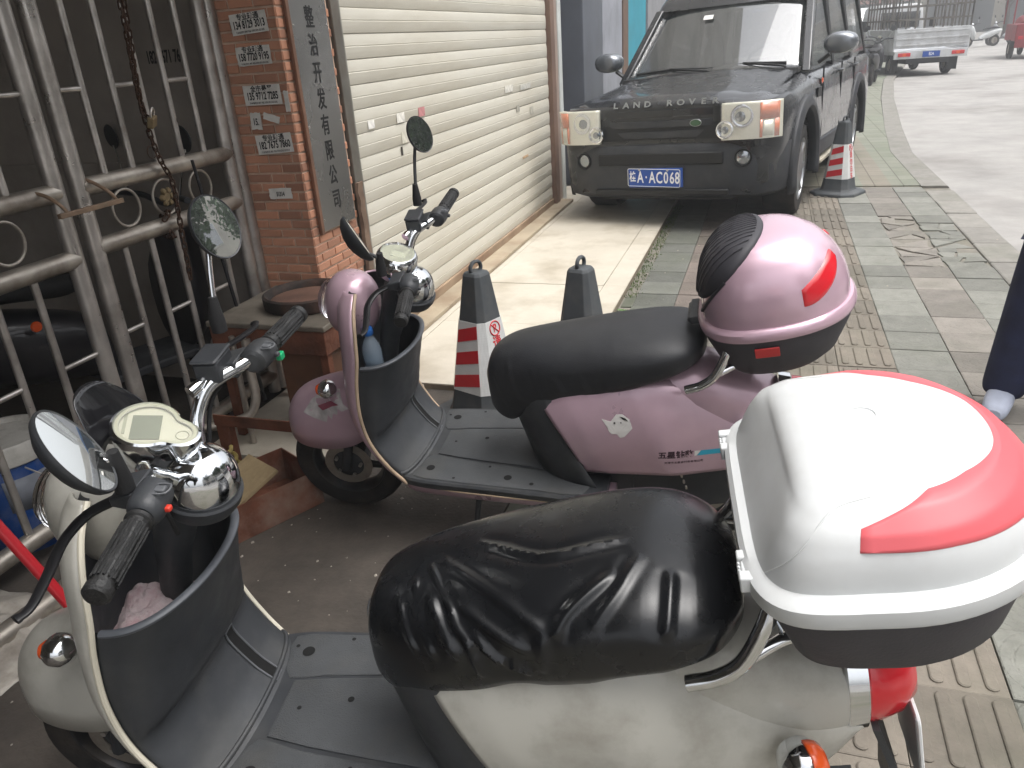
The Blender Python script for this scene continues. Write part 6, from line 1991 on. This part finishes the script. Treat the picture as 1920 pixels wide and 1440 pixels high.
# ------------------------------------------------------------------ small truck and traffic farther down the street
M_truck = mat('truck_grey_paint', '#c2c4c6', .45, .1, var=.1, vscale=4, dirt='#6a655e', dirt_amt=.5, dscale=3)
M_dark = mat('dark_vehicle', '#2b2c2f', .4, var=.15, vscale=5)
def simple_wheel(T, x, y, R=.29, w=.17):
    t = ob('wheel', lathe([(R * .6, -w / 2), (R * .9, -w / 2), (R, -w * .3), (R, w * .3), (R * .9, w / 2), (R * .6, w / 2)], 32, axis_matrix((x, y, R), (1, 0, 0)), closed=True), M_tyre, T)
    ob('rim', lathe([(0, -w * .25), (R * .3, -w * .4), (R * .58, -w * .35), (R * .62, w * .35), (R * .3, w * .4), (0, w * .25)], 24, axis_matrix((x, y, R), (1, 0, 0))), M_steel2, t)
tr = thing('pickup_truck', 'small grey pickup truck with high stake racks seen from behind', 'truck', (4.0, 25.0, -.05), (0, 0, radians(10)))
for x in (-.72, .72):
    for y in (.75, 3.35): simple_wheel(tr, x, y)
ob('chassis', box(-.55, .55, .1, 4.2, .32, .55), M_dark, tr, False)
ob('bed_floor', box(-.92, .92, 0.02, 2.75, .56, .66), M_truck, tr, False, bevel=.01)
tg = ob('tailgate', box(-.93, .93, -.04, .0, .72, 1.20), M_truck, tr, False, bevel=.012)
for z in (.80, .96, 1.12): ob('rib', box(-.90, .90, -.055, -.041, z - .02, z + .02), M_truck, tg, False, bevel=.006)
for x in (-.945, .945): ob('side_board', box(x - .018, x + .018, .0, 2.75, .66, 1.20), M_truck, tr, False, bevel=.01)
ob('rear_beam', box(-.93, .93, -.08, .015, .46, .66), M_truck, tr, False, bevel=.01)
for x in (-.68, .68): 
    l_ = ob('tail_lamp', box(x - .16, x + .16, -.105, -.081, .52, .61), M_red_lens, tr, False, bevel=.01)
    ob('amber_segment', box(x - .05, x + .04, -.11, -.106, .53, .60), M_amber, l_, False)
pl2 = ob('number_plate', box(-.22, .22, -.112, -.105, .49, .63), MATS['plate_blue'], tr, False)
text('lettering', '桂A·7K315' if False else '桂A', .09, Matrix(((1, 0, 0, 0), (0, 0, -1, -.1135), (0, 1, 0, .56), (0, 0, 0, 1))), Mpw, pl2, .0008, .9, .002)
M_stake = mat('stake_rack', '#6e6b66', .6, .4, var=.3, vscale=6, dirt='#553f30', dirt_amt=.6, dscale=4)
for (ax, fixed) in (('x', 0.0), ('y', -.93), ('y', .93), ('x', 2.74)):
    for k in range(9 if ax == 'x' else 11):
        t = k / (8 if ax == 'x' else 10)
        p = (lerp(-.93, .93, t), fixed) if ax == 'x' else (fixed, lerp(0, 2.74, t))
        ob('stake', box(p[0] - .016, p[0] + .016, p[1] - .016, p[1] + .016, 1.2, 2.15), M_stake, tr, False)
    for z in (1.42, 1.75, 2.13):
        if ax == 'x': ob('rack_rail', box(-.95, .95, fixed - .012, fixed + .012, z - .02, z + .02), M_stake, tr, False)
        else: ob('rack_rail', box(fixed - .012, fixed + .012, 0, 2.74, z - .02, z + .02), M_stake, tr, False)
cb = ob('cab', loft([[(x, y, z) for x, y in rrect(1.5 * f, 1.55 * f, .2, 4, 0, 3.62 - dy)] for z, f, dy in ((.40, .98, 0), (.8, 1.0, 0), (1.15, 1.0, 0), (1.75, .90, .05), (1.86, .80, .06))]), M_truck, tr)
ob('cab_window', box(-.55, .55, 2.80, 2.835, 1.2, 1.65), M_glass, cb, False, bevel=.02)
ob('load_sheet', crumple(1.5, 2.2, .45, 2.2), mat('white_tarp', '#b9bcc0', .6, var=.1, vscale=3), tr).location = (.1, 1.45, .665)
for s in (-1, 1): ob('side_mirror', box(s * .98 - .09, s * .98 + .09, 2.95, 3.0, 1.2, 1.45), M_carblk, tr, False, bevel=.02)
ob('mud_flap', box(.60, .86, .36, .37, .12, .50), M_rubber, tr, False)

# white van behind the car and truck
vn = thing('white_van', 'white van parked far down the street beyond the black car', 'van', (3.3, 36.0, 0), (0, 0, radians(6)))
ob('body', loft([[(x, y, z) for x, y in rrect(1.75 * f, 4.2 * g_, .3, 5, 0, 2.1 + dy)] for z, f, g_, dy in ((.35, .96, .98, 0), (.6, 1, 1, 0), (1.05, 1, 1, 0), (1.2, .97, .98, 0), (1.75, .86, .78, .2), (1.86, .76, .7, .2))]), mat('white_car_paint', '#c9ccd0', .25, coat=.5), vn)
ob('rear_window', xf(box(-.6, .6, -.01, .01, -.22, .22), Matrix.Translation((0, .16, 1.42)) @ Matrix.Rotation(radians(-38), 4, 'X')), M_glass, vn, False)
for s in (-1, 1):
    simple_wheel(vn, s * .75, .8); simple_wheel(vn, s * .75, 3.3)
    ob('tail_lamp', box(s * .72 - .08, s * .72 + .08, -.03, .05, .85, 1.1), M_red_lens, vn, False, bevel=.02)

def motorbike(label, loc, rz, col, group):
    T = thing('motor_scooter', label, 'motorbike', loc, (0, 0, radians(rz)), group)
    pm = mat('bike_' + col, col, .35, coat=.3, var=.1, vscale=6)
    for x in (-.62, .62):
        t = ob('wheel', lathe([(.14, -.04), (.2, -.05), (.24, -.03), (.24, .03), (.2, .05), (.14, .04)], 24, axis_matrix((x, 0, .24), (0, 1, 0)), closed=True), M_tyre, T)
        ob('rim', lathe([(0, -.03), (.145, -.03), (.145, .03), (0, .03)], 20, axis_matrix((x, 0, .24), (0, 1, 0))), M_steel2, t)
    ob('body', blob([(-.9, .66, .05, .05), (-.65, .62, .13, .12), (-.35, .52, .14, .16), (-.05, .42, .11, .12), (.1, .33, .10, .06)]), pm, T)
    ob('seat', blob([(-.78, .76, .06, .02), (-.55, .79, .13, .045), (-.25, .77, .13, .05), (-.05, .73, .07, .03)]), M_rubber, T)
    ob('footboard', box(-.02, .42, -.14, .14, .27, .32), M_blackp, T, False, bevel=.01)
    ob('front_shield', blob([(.38, .5, .17, .22), (.46, .6, .17, .28), (.55, .66, .11, .24), (.62, .62, .04, .14)]), pm, T)
    ob('fender', blob([(.42, .46, .05, .04), (.6, .52, .08, .05), (.82, .44, .05, .05)]), pm, T)
    ob('handlebar', tube(smooth_path([(.36, -.34, 1.0), (.42, -.16, .99), (.46, 0, .92), (.42, .16, .99), (.36, .34, 1.0)], 4), .016, 8), M_blackp, T)
    ob('headlight', lathe([(0, .05), (.05, .04), (.07, 0)], 16, axis_matrix((.50, 0, .95), (1, 0, .1))), M_chrome, T)
    for s in (-1, 1):
        ob('mirror_stem', tube([(.40, s * .22, 1.0), (.42, s * .3, 1.18)], .006, 6), M_chrome, T)
        ob('mirror', lathe([(0, .02), (.05, .012), (.062, 0), (0, -.004)], 16, axis_matrix((.42, s * .31, 1.23), (1, 0, 0))), M_blackp, T)
    return T
motorbike('dark motorbike parked on the pavement between black car and truck', (2.35, 22.2, 0), 80, '#2a2a2d', 'motorbikes parked on the pavement')
motorbike('grey motorbike parked just behind the dark one near the truck', (2.6, 25.5, 0), 65, '#44474c', 'motorbikes parked on the pavement')
for i, (x, y, c, rz, lb) in enumerate(((9.0, 43.5, '#c4c6c6', 200, 'white scooter across the road, nearest of its row'), (10.2, 44.6, '#8f9194', 195, 'silver scooter second in the row across the road'), (11.3, 46, '#c9cbcc', 205, 'white scooter third in the row across the road'), (12.6, 47.2, '#3b3c40', 190, 'dark scooter at the far end of the row across the road'))):
    motorbike(lb, (x, y, -.05), rz, c, 'scooters parked across the road')

# red cargo tricycle at the right edge
rt = thing('red_tricycle', 'red cargo tricycle cut off by the right edge of the picture', 'tricycle', (8.15, 31.0, -.05), (0, 0, radians(-4)))
M_redp = mat('faded_red_paint', '#8d2f35', .5, var=.15, vscale=4, dirt='#4a2a28', dirt_amt=.4)
ob('cargo_box', box(-.75, .75, 0, 1.9, .55, 1.05), M_redp, rt, False, bevel=.02)
ob('canopy', box(-.72, .72, 1.0, 2.9, 1.9, 1.96), M_redp, rt, False, bevel=.02)
for x in (-.7, .7):
    for y in (1.05, 2.8): ob('canopy_post', box(x - .02, x + .02, y - .02, y + .02, 1.04, 1.9), M_redp, rt, False)
    simple_wheel(rt, x, .8, .3, .14)
ob('rear_panel', box(-.74, .74, -.03, -.005, .35, 1.05), M_redp, rt, False, bevel=.01)
for x in (-.6, .6): ob('tail_lamp', box(x - .07, x + .07, -.05, -.031, .6, .7), M_red_lens, rt, False, bevel=.01)
simple_wheel(rt, 0, 3.2, .3, .12)
ob('front_cowl', blob([(-.3, .8, .3, .3), (0, .9, .35, .4), (.25, .9, .25, .3)]), M_redp, rt).matrix_local = Matrix.Translation((0, 3.1, 0)) @ Matrix.Rotation(pi / 2, 4, 'Z')
ob('seat', box(-.4, .4, 1.95, 2.4, .6, .75), M_rubber, rt, False, bevel=.03)

# ------------------------------------------------------------------ buildings across and at the end of the street
def shop_row(label, loc, rz, L_, depth, h, col, n):
    T = thing('street_building', label, 'building', loc, (0, 0, radians(rz)), 'buildings along the street')
    w_ = mat('facade_' + col, col, .8, var=.12, vscale=1.2, dirt='#5a564f', dirt_amt=.4, dscale=.8)
    ob('wall', box(0, L_, 0, depth, 0, h), w_, T, False)
    for i in range(n):
        x0 = L_ * (i + .08) / n; x1 = L_ * (i + .92) / n
        s_ = ob('shop_front', box(x0, x1, -.06, -.002, .0, 2.6), mat('shopdark', '#26282b', .4, var=.3, vscale=1.5), T, False)
        ob('awning', loft([[(x, 0, 3.0), (x, -1.1, 2.65), (x, -1.1, 2.6), (x, 0, 2.92)] for x in (x0, x1)]), mat('awning_%d' % (i % 3), ('#355a86', '#6d7377', '#7a4a42')[i % 3], .7, var=.1, vscale=2), s_, smooth=False)
        for fl in range(int((h - 3.6) / 3)):
            z = 4.1 + fl * 3
            for k in range(2):
                xa = lerp(x0, x1, .08 + .5 * k); xb = lerp(x0, x1, .42 + .5 * k)
                f_ = ob('window', box(xa, xb, -.05, -.003, z, z + 1.5), mat('win_frame', '#b5b5b0', .6), T, False)
                ob('pane', box(xa + .06, xb - .06, -.065, -.051, z + .06, z + 1.44), M_glass, f_, False)
    ob('parapet', box(-.05, L_ + .05, -.15, depth, h, h + .5), w_, T, False)
    return T
shop_row('long beige shop building closing the far end of the street', (-6, 78, -.1), -4, 40, 10, 9.6, '#8d8576', 7)
shop_row('grey building beyond the teal panel on the shutter side', (-1.9, 16.2, -.1), 90, 54, 8, 9.6, '#77777a', 9)
shop_row('pale building across the road out of the frame', (19.0, 40, -.1), -90, 60, 8, 9.6, '#a29d92', 10)

# street trees: trunk, limbs and many leaf faces
M_bark = mat('bark', '#4a4038', .9, var=.3, vscale=10, bump=.5, bscale=30)
def leaf_mat(nm, c):
    m = mat(nm, c, .6, var=.45, vscale=1.6)
    return m
def tree(label, loc, h, cr_, seed, col, n=5200, group='street trees', lsz=1.0):
    r_ = random.Random(seed)
    T = thing('street_tree', label, 'tree', loc, (0, 0, r_.uniform(0, 6)), group)
    gs = [tube(smooth_path([(0, 0, -.1), (.05, .03, h * .2), (-.04, .06, h * .38), (.02, 0, h * .55)], 4), [lerp(.16, .09, k / 12) for k in range(13)], 10)]
    tips = []
    for i in range(9):
        a = i * 2.4 + r_.uniform(-.3, .3); z0 = h * r_.uniform(.32, .55)
        tip = Vector((cos(a) * cr_ * r_.uniform(.5, .85), sin(a) * cr_ * r_.uniform(.5, .85), h * r_.uniform(.6, .95)))
        mid = Vector((cos(a) * cr_ * .25, sin(a) * cr_ * .25, lerp(z0, tip.z, .4)))
        pth = smooth_path([(0, 0, z0), mid, tip], 5)
        gs.append(tube(pth, [lerp(.065, .012, k / (len(pth) - 1)) for k in range(len(pth))], 7))
        tips += [tip, mid.lerp(tip, .6)]
    ob('trunk', join(*gs), M_bark, T)
    cl = [(t, r_.uniform(.5, .95) * cr_ * .42) for t in tips for _ in range(1)] + [(Vector((r_.uniform(-.6, .6) * cr_, r_.uniform(-.6, .6) * cr_, h * r_.uniform(.55, 1.0))), cr_ * r_.uniform(.22, .4)) for _ in range(14)]
    V, F = [], []
    for i in range(n):
        c_, rad = cl[r_.randrange(len(cl))]
        d = Vector((r_.gauss(0, 1), r_.gauss(0, 1), r_.gauss(0, .75))).normalized() * rad * r_.random() ** .45
        p = c_ + d
        s = r_.uniform(.05, .11) * lsz
        x_ = Vector((r_.gauss(0, 1), r_.gauss(0, 1), r_.gauss(0, .6))).normalized() * s
        y_ = x_.cross(Vector((r_.gauss(0, 1), r_.gauss(0, 1), r_.gauss(0, 1)))).normalized() * s * .55
        b0 = len(V)
        V += [tuple(p - x_), tuple(p + y_), tuple(p + x_), tuple(p - y_)]
        F.append((b0, b0 + 1, b0 + 2, b0 + 3))
    me = bpy.data.meshes.new('crown'); me.from_pydata(V, [], F); me.materials.append(leaf_mat('leaf_' + col, col))
    ob('crown', me, None, T)
tree('leafy street tree across the road seen in the round mirrors', (8.4, 2.2, -.05), 6.8, 2.9, 11, '#34492c', 15000, lsz=1.5)
tree('second leafy street tree across the road, farther back', (9.2, 8.6, -.05), 7.0, 2.8, 12, '#3a5230', 10000, lsz=1.4)
tree('leafy street tree across the road behind the camera', (8.0, -4.6, -.05), 6.6, 2.6, 13, '#34492c', 7000)
for i, (x, y, lb) in enumerate(((6.2, 58, 'bushy dark tree far down the road left of the red tricycle'), (12.5, 55, 'bushy dark tree behind the row of scooters'), (1.2, 60, 'bushy dark tree far behind the black car'), (19, 57, 'bushy dark tree at the far right'))):
    tree(lb, (x, y, -.05), 4.6, 2.9, 30 + i, '#2f3d2b', 4200, 'trees far down the street')

# ------------------------------------------------------------------ humid haze in the street, added to lift blacks like lens glare
hz = ob('haze', box(-124, 124, -124, 124, -1.1, 10.6), None, smooth=False)
tag(hz, 'thin humid haze filling the street, added to lift dark tones', 'haze', kind='stuff')
hm = bpy.data.materials.new('haze')
hm.use_nodes = True
hn = hm.node_tree
hn.nodes.clear()
pv = hn.nodes.new('ShaderNodeVolumePrincipled')
pv.inputs['Color'].default_value = (0.93, 0.95, 0.97, 1)
pv.inputs['Density'].default_value = 0.006
pv.inputs['Anisotropy'].default_value = 0.3
oo = hn.nodes.new('ShaderNodeOutputMaterial')
hn.links.new(pv.outputs[0], oo.inputs['Volume'])
hz.data.materials.append(hm)
